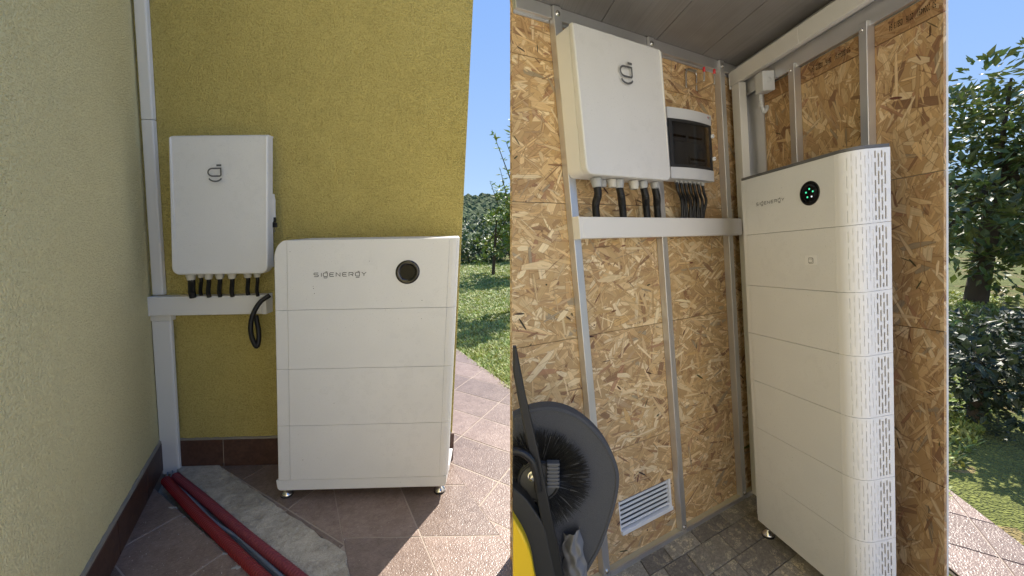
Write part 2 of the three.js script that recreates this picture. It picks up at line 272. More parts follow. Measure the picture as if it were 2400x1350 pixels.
function gridTiles(zone, A, B, o, gap) {               // parallelogram cells with edges A and B from the point o, cut to the zone
  const det = A[0] * B[1] - A[1] * B[0], cell = [];
  let i0 = 1e9, i1 = -1e9, j0 = 1e9, j1 = -1e9;
  for (const p of zone) { const d = [p[0] - o[0], p[1] - o[1]], i = (d[0] * B[1] - d[1] * B[0]) / det, j = (A[0] * d[1] - A[1] * d[0]) / det; i0 = Math.min(i0, i); i1 = Math.max(i1, i); j0 = Math.min(j0, j); j1 = Math.max(j1, j); }
  const la = Math.hypot(...A), lb = Math.hypot(...B), ga = gap / la, gb = gap / lb, Z = area(zone) > 0 ? zone : zone.slice().reverse();
  for (let i = Math.floor(i0); i < i1; i++) for (let j = Math.floor(j0); j < j1; j++) {
    let P = [[i + ga, j + gb], [i + 1 - ga, j + gb], [i + 1 - ga, j + 1 - gb], [i + ga, j + 1 - gb]].map(([a, b]) => [o[0] + A[0] * a + B[0] * b, o[1] + A[1] * a + B[1] * b]);
    for (let k = 0; k < Z.length && P.length; k++) P = cut(P, Z[k], Z[(k + 1) % Z.length]);
    P = clean(P); if (P.length > 2 && Math.abs(area(P)) > 0.0006) cell.push(P);
  }
  return cell;
}
const along = (deg, len) => [Math.cos(deg * Math.PI / 180) * len, -Math.sin(deg * Math.PI / 180) * len];
const seam0 = gp(1200, 1600), seam1 = gp(1200, 560);   // where the patio stops, along the shed
const B1 = [gp(782, 1150), gp(807, 1286)], B3 = [gp(1052, 1082), gp(1200, 1297)], lawnE = [gp(1074, 820), gp(1200, 909)];
const trL = [gp(362, 1145), gp(590, 1350)], coL = [gp(424, 1112), gp(700, 1350)], coR = [gp(515, 1093), gp(805, 1295)];
const wallL = [gp(255, 1350), gp(381, 1093)];
const BIG = [[-2.6, -2.02], [0.3, -2.02], [0.3, -0.75], [-2.6, -0.75]];
const cutAll = (P, ...lines) => lines.reduce((q, [a, b]) => cut(q, a, b), P);
const zoneA = cutAll(BIG, trL, wallL);
const zoneTr = cutAll(BIG, coL, [trL[1], trL[0]], wallL);
const zoneCo = cutAll(BIG, coR, [coL[1], coL[0]], B1, wallL);
const zoneB = cutAll(BIG, [coR[1], coR[0]], B1);
const zoneM = cutAll(BIG, [B1[1], B1[0]], B3, [seam1, seam0]);
const zoneC = cutAll([[-2.2, -6], [0.3, -6], [0.3, -0.75], [-2.2, -0.75]], [B3[1], B3[0]], [seam1, seam0], lawnE);
const zoneTrench = cutAll(zoneTr, B1);
// ------------------------------------------------------------------ ground, patio floor
const struct = (name, anchor) => thing(null, name, anchor, null, null, null, 'structure');
M.lawn = new THREE.MeshStandardMaterial({ roughness: 1, map: dataTex(N1, (i) => { const t = 0.35 * nC[i] + 0.3 * nF[i] + 0.35 * nB[i]; const c = mixc([0.28, 0.31, 0.12], [0.50, 0.52, 0.24], t); return nD[i] > 0.66 && nF[i] > 0.45 ? mixc(c, [0.56, 0.47, 0.33], 0.7) : c; }, 1.7, true), bumpMap: dataTex(N1, (i) => nB[i], 1.7), bumpScale: 0.02 });
{
  const lawn = struct('lawn', [0, -0.035, 0]);
  const E = 12, hole = [[-2.6, -2.2], [-0.5, -2.2], [0.02, -1.62], [R.at(0, 0, -0.015).x + 0.03, R.at(0, 0, -0.015).z], [1.56, -1.0], [1.56, -0.2], [-2.6, -0.2]];
  const s = new THREE.Shape([[-E, -E], [E, -E], [E, E], [-E, E]].map((p) => new THREE.Vector2(p[0], -p[1])));
  s.holes.push(new THREE.Path(hole.map((p) => new THREE.Vector2(p[0], -p[1]))));
  const g = new THREE.ShapeGeometry(s); g.rotateX(-Math.PI / 2); g.translate(0, -0.035, 0);
  part(lawn, 'lawn_sheet', g, M.lawn);
  // beyond the lawn the land falls into a valley and rises to the hill opposite
  const hill = struct('hillside', [0, -0.1, 0]), pos = [], idx = [], rs = [10.5, 12, 15, 20, 28, 38, 50, 65, 80, 95, 110, 125, 145, 180, 260, 500, 900], na = 96;
  const prof = (r) => (r < 10.6 ? -0.08 : r < 50 ? -0.08 - 9 * Math.pow((r - 10.5) / 39.5, 1.1) : r < 125 ? -9.08 + 10.6 * Math.pow((r - 50) / 75, 1.15) : 1.5 - (r - 125) * 0.012);
  for (const r of rs) for (let k = 0; k <= na; k++) { const a = k / na * Math.PI * 2; pos.push(Math.sin(a) * r, prof(r) + (r > 30 ? 0.8 * Math.sin(a * 9 + r * 0.05) + 0.5 * Math.sin(a * 23) : 0), -Math.cos(a) * r); }
  for (let i = 0; i < rs.length - 1; i++) for (let k = 0; k < na; k++) { const a = i * (na + 1) + k, b = a + na + 1; idx.push(a, a + 1, b, b, a + 1, b + 1); }
  const hg = new THREE.BufferGeometry(); hg.setAttribute('position', new THREE.Float32BufferAttribute(pos, 3)); hg.setIndex(idx); hg.computeVertexNormals();
  part(hill, 'hill_terrain', hg, new THREE.MeshStandardMaterial({ color: lin(0.05, 0.07, 0.025), roughness: 1 }));
}
const patio = struct('patio_floor', [-0.7, 0, -1.5]);
{
  const bed = [zoneA, zoneB, zoneM, zoneC].map((z) => prism(z, -0.09, -0.0016));
  part(patio, 'mortar_bed', bed, M.grout);
  const c1 = along(-32.2, 0.39 / Math.sin(96.2 * Math.PI / 180)), d1 = along(64, 0.235 / Math.sin(96.2 * Math.PI / 180));
  const o1 = gp(1064, 914), add = (cells, n) => cells.forEach((P, i) => part(patio, 'floor_tile', prism(P, -0.012, rr(-0.0006, 0.0006), 0.0018), M.tiles[(i * 7 + n) % 3]));
  const crossing = (p, a, q, b) => { const det = a[0] * b[1] - a[1] * b[0], e = [q[0] - p[0], q[1] - p[1]], t = (e[0] * b[1] - e[1] * b[0]) / det; return [p[0] + a[0] * t, p[1] + a[1] * t]; };
  add(gridTiles(zoneA, c1, along(62, 0.268), crossing(gp(270, 1325), c1, gp(292, 1280), along(62, 1)), 0.0025), 0); add(gridTiles(zoneB, c1, along(65, 0.5), crossing(coR[0], c1, gp(561, 1129), along(65, 1)), 0.0025), 1); add(gridTiles(zoneC, c1, d1, o1, 0.003), 2);
  const bAt = (z) => B1[0][0] + (B1[1][0] - B1[0][0]) * (z - B1[0][1]) / (B1[1][1] - B1[0][1]);
  const sl = (B1[1][0] - B1[0][0]) / (B1[1][1] - B1[0][1]);
  add(gridTiles(zoneM, [0.317, -0.001], [sl * 0.322, 0.322], [bAt(-1.498), -1.498], 0.0025), 1);
  const far = part(patio, 'trench_bed', prism(zoneTrench, -0.10, -0.062), M.concrete);
  [[405, 1190, 0.020], [527, 1298, 0.016], [556, 1330, 0.024], [430, 1212, 0.009]].forEach(([x, y, r]) => { const p = gp(x, y), ph = rr(0, 6); part(patio, 'mortar_smear', prism(Array.from({ length: 14 }, (_, k) => { const a = k / 14 * Math.PI * 2, q = r * (0.55 + 0.45 * Math.sin(a * 3 + ph) * Math.sin(a + ph)) * rr(0.7, 1.1); return [p[0] + q * Math.cos(a), p[1] + q * 0.8 * Math.sin(a)]; }), -0.004, 0.0018), M.mortar); });
  // paving that goes on behind the camera, made pale to bounce sunlight
  M.yard = new THREE.MeshStandardMaterial({ color: lin(0.5, 0.47, 0.42), roughness: 0.95 });
  part(patio, 'paving', prism([[-1.3, -0.74], [-0.02, -0.74], [-0.02, -0.15], [4.5, -0.15], [4.5, 6.5], [-3.5, 6.5], [-3.5, 1.2], [-1.3, 1.2]], -0.12, -0.006), M.yard);
  const nb = thing(null, 'added_bounce_house', [0.5, 0, 6.6], 'unseen pale house added behind the viewer to bounce sunlight onto the walls', 'house');  // unseen pale wall, added to throw sunlight back onto the shaded walls
  part(nb, 'wall', new THREE.BoxGeometry(11, 5, 0.4).translate(0.5, 2.45, 6.8), new THREE.MeshStandardMaterial({ color: lin(0.72, 0.69, 0.62), roughness: 0.95 }));
}
{
  const s = thing(null, 'concrete_strip', [-1.1, 0, -1.6], 'rough grey concrete strip let into the brown tiles beside the red conduits', 'concrete');
  const z = clean(zoneCo), P = []; z.forEach((p, i) => { const q = z[(i + 1) % z.length], n = Math.max(1, Math.round(Math.hypot(p[0] - q[0], p[1] - q[1]) / 0.03)); for (let k = 0; k < n; k++) P.push([p[0] + (q[0] - p[0]) * k / n + rr(-0.004, 0.004), p[1] + (q[1] - p[1]) * k / n + rr(-0.004, 0.004)]); });
  part(s, 'concrete_infill', prism(P, -0.10, 0.006, 0.003), M.concrete);
  [0.25, 0.5, 0.8].forEach((t, i) => { const a = coL[0], b = coL[1], x = a[0] + (b[0] - a[0]) * t, y = a[1] + (b[1] - a[1]) * t; part(s, 'mortar_edge', prism(Array.from({ length: 9 }, (_, k) => [x + 0.018 * Math.cos(k * 0.7) * rr(0.5, 1.2), y + 0.012 * Math.sin(k * 0.7) * rr(0.5, 1.2)]), -0.05, 0.009 + i * 0.001), M.plaster); });
}
// ------------------------------------------------------------------ the house
{
  const h = thing(L, 'house', [0, 0, 0], 'house with yellow and pale cream stucco walls meeting behind the white trunking', 'house');
  const top = 4.1, e0 = L.px(1110, 0), e1 = L.px(1057, 1050), eu = (e0[0] + e1[0]) / 2;
  const lean = (g) => { const p = g.attributes.position; for (let i = 0; i < p.count; i++) if (p.getZ(i) < -0.01) p.setX(i, p.getX(i) + p.getZ(i) * 0.52); return g; };   // the end of the wall runs parallel to the side wall
  const w1 = part(h, 'wall', lean(slabOf([[-0.6, -0.1], [eu, -0.1], [eu, top], [-0.6, top]], -0.32, 0, 0.003)), M.stucco, { label: 'mustard yellow stucco wall' });
  const w2 = part(h, 'wall', slabOf([[-3.3, -0.1], [-0.003, -0.1], [-0.003, top], [-3.3, top]], -0.3, 0), M.stuccoPale, { fr: LS, label: 'pale cream stucco wall' });
  const sk = 0.147, t1 = 0.322, tw = 0.331;
  for (let u = t1 - tw; u < eu; u += tw) { const a = Math.max(u + 0.002, 0.004), b = Math.min(u + tw - 0.002, eu + 0.012); if (b > a) part(w1, 'skirting_tile', box(a, b, 0.001, sk, 0.001, 0.013, 0.0015), M.skirt); }
  part(w1, 'skirting_joint', [box(0.004, eu + 0.01, -0.09, sk - 0.003, 0.0005, 0.010), lean(box(eu, eu + 0.011, 0.001, sk, -0.3, 0.0004))], M.grout);
  part(w1, 'mortar_ledge', slabOf(Array.from({ length: 61 }, (_, i) => [0.01 + (eu - 0.012) * i / 60, sk + 0.008 + rr(-0.002, 0.003)]).concat([[eu - 0.002, sk], [0.01, sk]]), 0.0006, 0.011), M.plaster);
  for (const [a, b] of [[-0.287, -0.02], [-0.652, -0.291], [-1.02, -0.656], [-1.39, -1.024], [-1.75, -1.394]]) part(w2, 'skirting_tile', box(a, b, 0.001, sk + 0.002, 0.001, 0.013, 0.0015), M.skirt, { fr: LS });
  part(w2, 'skirting_joint', box(-1.75, -0.003, -0.09, sk - 0.002, 0.0005, 0.010), M.grout, { fr: LS });
  part(w2, 'mortar_ledge', slabOf([...Array.from({ length: 81 }, (_, i) => [-1.75 + 1.73 * i / 80, sk + 0.013 + rr(-0.003, 0.003)]), [-0.02, sk + 0.002], [-1.75, sk + 0.002]], 0.0006, 0.012), M.plaster, { fr: LS });
}
// ------------------------------------------------------------------ the shed: boards, frame, ceiling, floor
const CEIL = 2.302;
M.sheeting = new THREE.MeshStandardMaterial({ color: lin(0.66, 0.66, 0.65), roughness: 0.5 });  // outer skin, made pale so its sunlit face bounces light onto the patio
const shed = thing(R, 'shed', [0, 0, 0], 'shed of oriented strand board on galvanised steel studs with a grey ceiling', 'shed');
{
  // back wall boards: the free end follows the corner of the patio
  const jv = [-0.05, 0.516, 1.043, 1.580, 2.110, 2.36];
  const edge = (v) => { const a = R.px(1200, 0), b = R.px(1200, 1350); return a[0] + (b[0] - a[0]) * (v - a[1]) / (b[1] - a[1]); };
  const bw = part(shed, 'back_wall', slabOf([[edge(-0.05) + 0.05, -0.05], [0.02, -0.05], [0.02, 2.36], [edge(2.36) + 0.05, 2.36]], -0.045, -0.014), M.sheeting, { label: 'pale outer sheeting behind the boards' });
  const vg = [R.px(1449.6, 1177), R.px(1568, 1122), R.px(1575, 1191), R.px(1456, 1254)], vu0 = (vg[0][0] + vg[3][0]) / 2, vu1 = (vg[1][0] + vg[2][0]) / 2, vv0 = (vg[2][1] + vg[3][1]) / 2, vv1 = (vg[0][1] + vg[1][1]) / 2;
  const tints = [lin(0.98, 0.97, 0.95), lin(1, 1, 0.98), lin(1, 1, 0.96), lin(0.97, 0.95, 0.9), lin(0.95, 0.91, 0.86)];  // topmost tint slightly darker, with ceiling shade kept in the colour
  for (let i = 0; i < 5; i++) {
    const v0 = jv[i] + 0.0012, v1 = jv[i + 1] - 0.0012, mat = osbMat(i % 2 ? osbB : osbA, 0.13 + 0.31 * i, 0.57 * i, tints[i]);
    const s = new THREE.Shape([[edge(v0), v0], [-0.001, v0], [-0.001, v1], [edge(v1), v1]].map((p) => new THREE.Vector2(...p)));
    if (i === 0) s.holes.push(new THREE.Path([[vu0, vv0], [vu0, vv1], [vu1, vv1], [vu1, vv0]].map((p) => new THREE.Vector2(...p))));
    const g = new THREE.ExtrudeGeometry(s, { depth: 0.013, bevelEnabled: false }); g.translate(0, 0, -0.0135);
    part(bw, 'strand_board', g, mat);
  }
  // ventilator in the back wall
  const vt = thing(R, 'wall_vent', [(vu0 + vu1) / 2, vv0, 0], 'white slatted wall vent set low in the strand board', 'vent');
  M.ventWhite = new THREE.MeshStandardMaterial({ color: lin(0.8, 0.82, 0.86), roughness: 0.3 });
  part(vt, 'sleeve', [box(vu0, vu0 + 0.006, vv0, vv1, -0.0134, -0.001), box(vu1 - 0.012, vu1, vv0, vv1, -0.0134, 0.004), box(vu0, vu1, vv0, vv0 + 0.018, -0.0133, 0.012, 0.002)], M.ventWhite);
  const nS = 6, hs = (vv1 - vv0 - 0.022) / nS;
  for (let k = 0; k < nS; k++) { const g = box(vu0 + 0.007, vu1 - 0.013, -hs * 0.30, hs * 0.30, -0.0025, 0.0025, 0.0015); g.rotateX(0.25); g.translate(0, vv0 + 0.02 + (k + 0.5) * hs, -0.005); part(vt, 'slat', g, M.ventWhite); }
  part(vt, 'backing', box(vu0, vu1, vv0, vv1, -0.0139, -0.0136), M.greyPipe);

  // steel studs of the back wall
  const zinc = M.galv, studs = [[R.px(1296, 11, 0.035), R.px(1411, 1290, 0.035), 0.036], [R.px(1553, 560, 0.035), R.px(1600, 1252, 0.035), 0.034], [R.px(1684, 146, 0.035), R.px(1743, 1154, 0.035), 0.036]];
  for (const [a, b, w] of studs) {
    const u = (a[0] + b[0]) / 2, s = part(shed, 'stud', box(u, u + w, 0.0, CEIL - 0.003, 0.001, 0.035, 0.0025), zinc);
    for (const v of [CEIL - 0.03, 0.035]) part(s, 'bolt', [lathe([[0, 0.006], [0.005, 0.006], [0.0065, 0.004], [0.0065, 0.002], [0.011, 0.0015], [0.011, 0]], 'n', [u + w / 2, v, 0.035], 12)], M.chrome);
  }
  const cuts = studs.map(([a, b, w]) => [(a[0] + b[0]) / 2, w]), rails = [];
  let u0 = edge(2.28); for (const [u, w] of [...cuts, [-0.004, 0]]) { if (u - 0.002 > u0) rails.push([u0, u - 0.002]); u0 = u + w + 0.002; }
  rails.forEach(([a, b], i) => { part(shed, 'top_rail', [box(a, b, 2.255, CEIL - 0.001, 0.0008, 0.024, 0.002), box(a, b, 2.246, 2.2555, 0.0008, 0.005)], zinc); });
  M.paleRail = new THREE.MeshStandardMaterial({ color: lin(0.62, 0.56, 0.38), roughness: 0.5, bumpMap: dataTex(N1, (i) => nE[i], 0.3), bumpScale: 0.001 });
  let ub = edge(0.02); for (const [u, w] of [...cuts, [-0.004, 0]]) { if (u - 0.002 > ub) { const r = part(shed, 'bottom_rail', box(ub, u - 0.002, -0.005, 0.020, 0.027, 0.035), zinc); part(r, 'sealing_strip', box(ub, u - 0.002, 0.001, 0.0195, 0.0008, 0.0265), M.paleRail); } ub = u + w + 0.002; }

  // side wall
  const u1 = 0.951, jw = [-0.05, 0.52, 1.063, 1.585, 2.06, 2.13];
  const sw = part(shed, 'side_wall', slabOf([[-0.03, -0.05], [u1 - 0.003, -0.05], [u1 - 0.003, 2.3], [-0.03, 2.3]], -0.022, -0.0105), M.sheeting, { fr: RW, label: 'pale outer sheeting of the side' });
  const tintW = [lin(0.76, 0.70, 0.68), lin(0.80, 0.74, 0.72), lin(0.86, 0.81, 0.79), lin(0.92, 0.87, 0.84), lin(0.70, 0.60, 0.54)];  // topmost board darker: partly its own brown, partly rail shade in the tint
  for (let i = 0; i < 5; i++) part(sw, 'strand_board', box(0.001, u1, jw[i] + 0.0012, jw[i + 1] - 0.0012, -0.010, -0.0003), osbMat(i % 2 ? osbA : osbB, 0.41 + 0.23 * i, 0.19 + 0.61 * i, tintW[i], i === 4 ? 0 : Math.PI / 2), { fr: RW });
  const print = canvasTex(1024, 64, (g, w, h) => { g.clearRect(0, 0, w, h); g.translate(w, h); g.rotate(Math.PI); g.font = 'bold 44px monospace'; g.fillStyle = 'rgba(16,12,10,0.95)'; g.fillText('50 2004491  2016  OSB/3 E4', 60, 48); }, 1, 1, false);
  for (const [a, b] of [[0.40, 0.66], [0.73, 0.945]]) { const g = new THREE.PlaneGeometry(b - a, 0.04); g.translate((a + b) / 2, 2.095, 0.0004); part(sw, 'printed_lettering', g, new THREE.MeshStandardMaterial({ map: print, transparent: true, roughness: 0.8 }), { fr: RW, uv: true }); }
  for (const [pa, pb, pc] of [[[1848, 174], [1859.5, 174], [1853, 379]], [[2012, 75], [2027.5, 75], [2017, 345]]]) {
    const n = 0.034, a = RW.px(...pa, n), b = RW.px(...pb, n), c = RW.px(...pc, n), u = (a[0] + c[0]) / 2, s = part(shed, 'stud', box(u, u + (b[0] - a[0]) + 0.006, 0, 2.150, 0.001, n, 0.002), zinc, { fr: RW });
    part(s, 'bolt', lathe([[0, 0.005], [0.004, 0.005], [0.006, 0.002], [0.006, 0]], 'n', [u + (b[0] - a[0]) / 2, 2.125, n], 10), M.chrome, { fr: RW });
  }
  { const n = 0.03, a = RW.px(1758, 300, 0.035), b = RW.px(1793, 300, 0.004); part(shed, 'corner_stud', [box(0.075, 0.083, 0, 2.128, 0.001, 0.03, 0.002), box(0.083, b[0], 0, 2.128, 0.001, 0.006)], zinc, { fr: RW }); }
  part(shed, 'side_rail', [box(0.002, u1 - 0.002, 2.132, 2.2, 0.0005, 0.022, 0.002), box(0.002, u1 - 0.002, 2.2, 2.215, 0.0005, 0.040, 0.002), box(0.002, u1 - 0.002, 2.215, 2.298, 0.0005, 0.02)], zinc, { fr: RW });

  // ceiling panels: boards of folded sheet with fine grooves between them
  const RC = new Frame(R.at(0, CEIL, 0), RW.U, R.U); M.ceil = new THREE.MeshStandardMaterial({ metalness: 0.25, roughness: 0.5, map: dataTex(N1, (i) => { const x = i % N1; return mixc([0.52, 0.51, 0.50], [0.60, 0.59, 0.585], 0.4 * nC[i] + 0.6 * nE[(x * 0 + Math.floor(i / N1)) * 1] ); }, 0.9, true) });
  const cg = part(shed, 'ceiling', box(-0.05, 1.15, -1.36, 0.1, 0.012, 0.05), M.ceil, { fr: RC });
  const ed = [-1.36, -0.945, -0.62, -0.30, 0.10], strips = []; for (let i = 0; i < 4; i++) { const n = 4; for (let k = 0; k < n; k++) strips.push([ed[i] + (ed[i + 1] - ed[i]) * k / n + (k ? 0 : 0.0015), ed[i] + (ed[i + 1] - ed[i]) * (k + 1) / n - (k === n - 1 ? 0.0015 : 0)]); }
  for (const [a, b] of strips) part(cg, 'ceiling_strip', box(-0.05, 1.15, a, b, 0.0, 0.0118, 0.0005), M.ceil, { fr: RC });
}
// shed floor of concrete pavers
{
  const fl = struct('shed_floor', O_R.toArray());
  M.sand = new THREE.MeshStandardMaterial({ color: lin(0.05, 0.045, 0.04), roughness: 1 });
  part(fl, 'paver_bed', slabOf([[-0.03, -1.75], [1.9, -1.0], [1.9, 0.02], [-0.03, 0.02]], -0.1, -0.009), M.sand, { fr: RF });
  const pm = [[0.50, 0.475, 0.435], [0.57, 0.545, 0.495], [0.64, 0.61, 0.55], [0.53, 0.505, 0.465]].map((c, q) => new THREE.MeshStandardMaterial({ roughness: 0.95, map: dataTex(512, (i) => { const j = ((i >> 9) * 2 * N1 + (i & 511) * 2 + q * 7919) % (N1 * N1), t = 0.35 * nB[j] + 0.3 * nF[j] + 0.35 * nE[j]; const k = 0.68 + 0.64 * t; return nC[j] > 0.68 && nA[j] > 0.5 ? [c[0] * k * 1.3, c[1] * k * 1.28, c[2] * k * 1.2] : [c[0] * k, c[1] * k, c[2] * k]; }, 0.4, true), bumpMap: dataTex(512, (i) => { const j = (i >> 9) * 2 * N1 + (i & 511) * 2; return 0.5 * nA[j] + 0.5 * nE[j]; }, 0.4), bumpScale: 0.003 }));
  let u = -0.02, row = 0; const wu = 0.152;
  for (; u < 1.2; u += wu, row++) { let v = 0.01; while (v > -1.45) { const l = [0.152, 0.2, 0.24, 0.152][Math.floor(rnd() * 4)], a = v - l + 0.0015, b = v - 0.0015; v -= l; if (b < -1.15 - 0.1 * u) continue; part(fl, 'paver', box(u + 0.0015, u + wu - 0.0015, a, b, -0.05, rr(-0.0015, 0.0015), 0.005), pm[Math.floor(rnd() * 4)], { fr: RF }); } }
}
// ------------------------------------------------------------------ trunking, boxes and battery on the patio
const avg = (...a) => a.reduce((x, y) => x + y, 0) / a.length;
function gland(parent, u, v, n, r, mat, fr) {          // cable gland hanging from a box: thread, hexagon, dome
  const hex = new THREE.CylinderGeometry(r * 1.08, r * 1.08, r * 0.75, 6); hex.translate(u, v - r * 0.45, n);
  const dome = lathe([[r * 0.62, -r * 1.75], [r * 0.86, -r * 1.6], [r * 0.98, -r * 0.9], [r * 0.98, -r * 0.7]], 'v', [u, v, n], 14);
  return part(parent, 'cable_gland', [hex, dome], mat, fr ? { fr } : {});
}
{
  const nT = 0.024, a = L.px(312.7, 0, nT), b = L.px(355.5, 688, nT), c = L.px(345, 0, nT), d = L.px(379, 688, nT);
  const ul = avg(a[0], b[0]), ur = avg(c[0], d[0]), vh = L.px(480, 693, 0.06)[1];
  const up = thing(L, 'cable_trunking', [avg(ul, ur), vh, 0], 'tall white cable trunking running up the corner above the grey wall box cables', 'trunking', 'white cable trunking on the house');
  const vj = L.px(345, 280, nT)[1], lid = (t, u0, u1, v0, v1, n, fr) => part(t, 'trunking_lid', box(u0, u1, v0, v1, n - 0.002, n + 0.0012, 0.001), M.duct, fr ? { fr } : {});
  lid(up, ul + 0.005, ur - 0.005, vh + 0.002, vj - 0.0012, nT); lid(up, ul + 0.005, ur - 0.005, vj + 0.0012, 3.59, nT);
  part(up, 'trunking_length', box(ul, ur, vh + 0.001, vj - 0.0008, 0.001, nT, 0.004), M.duct); part(up, 'trunking_length', box(ul, ur, vj + 0.0008, 3.6, 0.001, nT, 0.004), M.duct);
  const nH = 0.06, h0 = L.px(346, 720, nH), h1 = L.px(624, 715, nH), vt = avg(L.px(360, 697, nH)[1], L.px(615, 691, nH)[1]), vb = avg(L.px(360, 740, nH)[1], L.px(615, 737, nH)[1]);
  const hz = thing(L, 'cable_trunking', [avg(h0[0], h1[0]), vb, 0], 'short level white trunking catching the seven cables below the box with keys', 'trunking', 'white cable trunking on the house');
  part(hz, 'trunking_length', box(h0[0] + 0.004, h1[0] - 0.02, vb, vt, 0.001, nH, 0.004), M.duct);
  lid(hz, h0[0] + 0.006, h1[0] - 0.022, vb + 0.006, vt - 0.006, nH);
  part(hz, 'end_cap', box(h0[0], h0[0] + 0.0035, vb - 0.001, vt + 0.001, 0.001, nH + 0.001, 0.0015), M.duct); part(hz, 'end_cap', box(h1[0] - 0.0195, h1[0], vb - 0.001, vt + 0.001, 0.001, nH + 0.001, 0.0015), M.duct);
  const nV = 0.034, l0 = L.px(354, 760, nV), l1 = L.px(378, 1108, nV), r0 = L.px(404, 760, nV), r1 = L.px(417, 1108, nV), u0 = avg(l0[0], l1[0]), u1 = avg(r0[0], r1[0]), vf = L.px(398, 1111, nV)[1], vc = L.px(380, 752, nV)[1];
  const dn = thing(L, 'cable_trunking', [avg(u0, u1), vf, 0], 'broad white trunking dropping to the floor where the red conduits come out', 'trunking', 'white cable trunking on the house');
  part(dn, 'trunking_length', box(u0, u1, vf, vc, 0.014, nV, 0.005), M.duct); lid(dn, u0 + 0.007, u1 - 0.007, vf + 0.0005, vc - 0.002, nV); part(dn, 'coupling', box(u0 - 0.003, u1 + 0.003, vc - 0.001, vb - 0.0015, 0.001, nV + 0.003, 0.004), M.duct);

  // grey-white wall box with rolled top edge
  const nB = 0.155, q = [L.px(383, 313, nB), L.px(620, 311, nB), L.px(627, 641, nB), L.px(403, 645, nB)], bu0 = avg(q[0][0], q[3][0]), bu1 = avg(q[1][0], q[2][0]), bv1 = avg(q[0][1], q[1][1]), bv0 = avg(q[2][1], q[3][1]);
  const gb = thing(L, 'connection_box', [avg(bu0, bu1), bv0, 0], 'white steel connection box with a key in its side on the yellow wall', 'electrical box');
  // door: a pan whose top rolls back to the wall
  const prof = [[0.014, bv0], [0.004, bv0 + 0.0]]; void prof;
  const door = slabOf(roundQuad([[bu0, bv0], [bu1, bv0], [bu1, bv1], [bu0, bv1]], [0.035, 0.035, 0.012, 0.012], 8), 0.105, nB, 0.007);
  { const p = door.attributes.position; for (let i = 0; i < p.count; i++) { const t = p.getY(i) - (bv1 - 0.05); if (t > 0 && p.getZ(i) > 0.11) p.setZ(i, p.getZ(i) - 0.8 * t * t / 0.05); } door.computeVertexNormals(); }
  const dm = part(gb, 'door', door, M.white);
  part(gb, 'housing', box(bu0 + 0.016, bu1 - 0.05, bv0 + 0.012, bv1 - 0.012, 0.001, 0.1045, 0.006), M.whiteSide);
  const lg = L.px(503, 407, nB + 0.0008); part(dm, 'emblem', badge(lg[0], lg[1], 0.074, nB + 0.0008, 0.085), new THREE.MeshStandardMaterial({ color: lin(0.10, 0.10, 0.105), roughness: 0.5 }));
  const la = L.px(627, 452, 0.11), lb = L.px(627, 522, 0.11);
  part(gb, 'latch', [slabOf(roundQuad([[bu1 - 0.006, lb[1]], [bu1 - 0.001, lb[1] + 0.004], [bu1 + 0.001, la[1] - 0.03], [bu1 - 0.006, la[1]]], 0.006), 0.075, 0.1035, 0.002)], M.whiteSide);
  const ks = thing(L, 'key_pair', [bu1 + 0.02, lb[1], 0.09], 'two small keys with black heads hanging from the box latch', 'keys');
  const kh = (u, v, w, h) => slabOf(roundQuad([[u, v], [u + w, v], [u + w, v + h], [u, v + h]], 0.003), 0.084, 0.094, 0.0015);
  const k1 = L.px(633, 522, 0.089), k2 = L.px(638, 533, 0.089);
  part(ks, 'key_head', kh(k1[0], k1[1], 0.026, 0.024), M.black); part(ks, 'key_blade', box(bu1 + 0.008, k1[0], k1[1] + 0.008, k1[1] + 0.015, 0.0875, 0.0895), M.chrome);
  part(ks, 'key_head', kh(k2[0], k2[1], 0.022, 0.021), M.black); part(ks, 'key_blade', box(k2[0] + 0.007, k2[0] + 0.013, k2[1] - 0.022, k2[1], 0.088, 0.0895), M.chrome);
  part(ks, 'key_ring', new THREE.TorusGeometry(0.006, 0.0009, 6, 16).translate(k1[0] + 0.013, k1[1] - 0.004, 0.088), M.chrome);
  // glands and cables
  const gx = [[448, 0.019, 0.10], [471, 0.014, 0.075], [489, 0.017, 0.10], [515, 0.017, 0.095], [544, 0.017, 0.095], [581, 0.016, 0.085], [603, 0.014, 0.095]];
  gx.forEach(([x, r, n], i) => {
    const p = L.px(x, 650, n), t = L.px(x + (i < 1 ? 4 : 1), 694, n - 0.035);
    gland(gb, p[0], bv0 + 0.001, n, r, M.glandPale);
    const cb = thing(L, 'cable', [t[0], vt, n - 0.035], ['thick black cable closest to the house corner, dropping from the wall box', 'thin black cable set back between the first two front glands', 'black cable third from the house corner below the wall box', 'black cable fourth from the house corner below the wall box', 'black cable fifth from the house corner below the wall box', 'black cable second from the battery side below the wall box', 'black cable closest to the battery below the wall box'][i], 'cable', 'black cables below the box with keys');
    part(cb, 'cable_sheath', tube([[p[0], bv0 - r * 1.2, n], [p[0] + 0.001, bv0 - 0.035, n], [t[0], vt + 0.02, n - 0.03], [t[0], vt - 0.004, n - 0.036]], r * (i ? 0.58 : 0.8), 14, 10), M.black);
  });
  const lp = [[632, 692, 0.09], [612, 706, 0.115], [598, 726, 0.13], [589, 752, 0.135], [588, 778, 0.13], [594, 800, 0.12], [602, 812, 0.115], [606, 800, 0.11], [606, 776, 0.10], [602, 752, 0.095], [600, 740, 0.088]].map(([x, y, n]) => { const p = L.px(x, y, n); return [p[0], p[1], n]; });
  const lc = thing(L, 'cable_loop', [lp[6][0], lp[6][1], 0.11], 'black corrugated cable hanging in a loop beside the white battery stack', 'cable');
  part(lc, 'cable_sheath', ridged(lp, 0.0115, 0.006, 0.0016, 0.42), M.black);
}
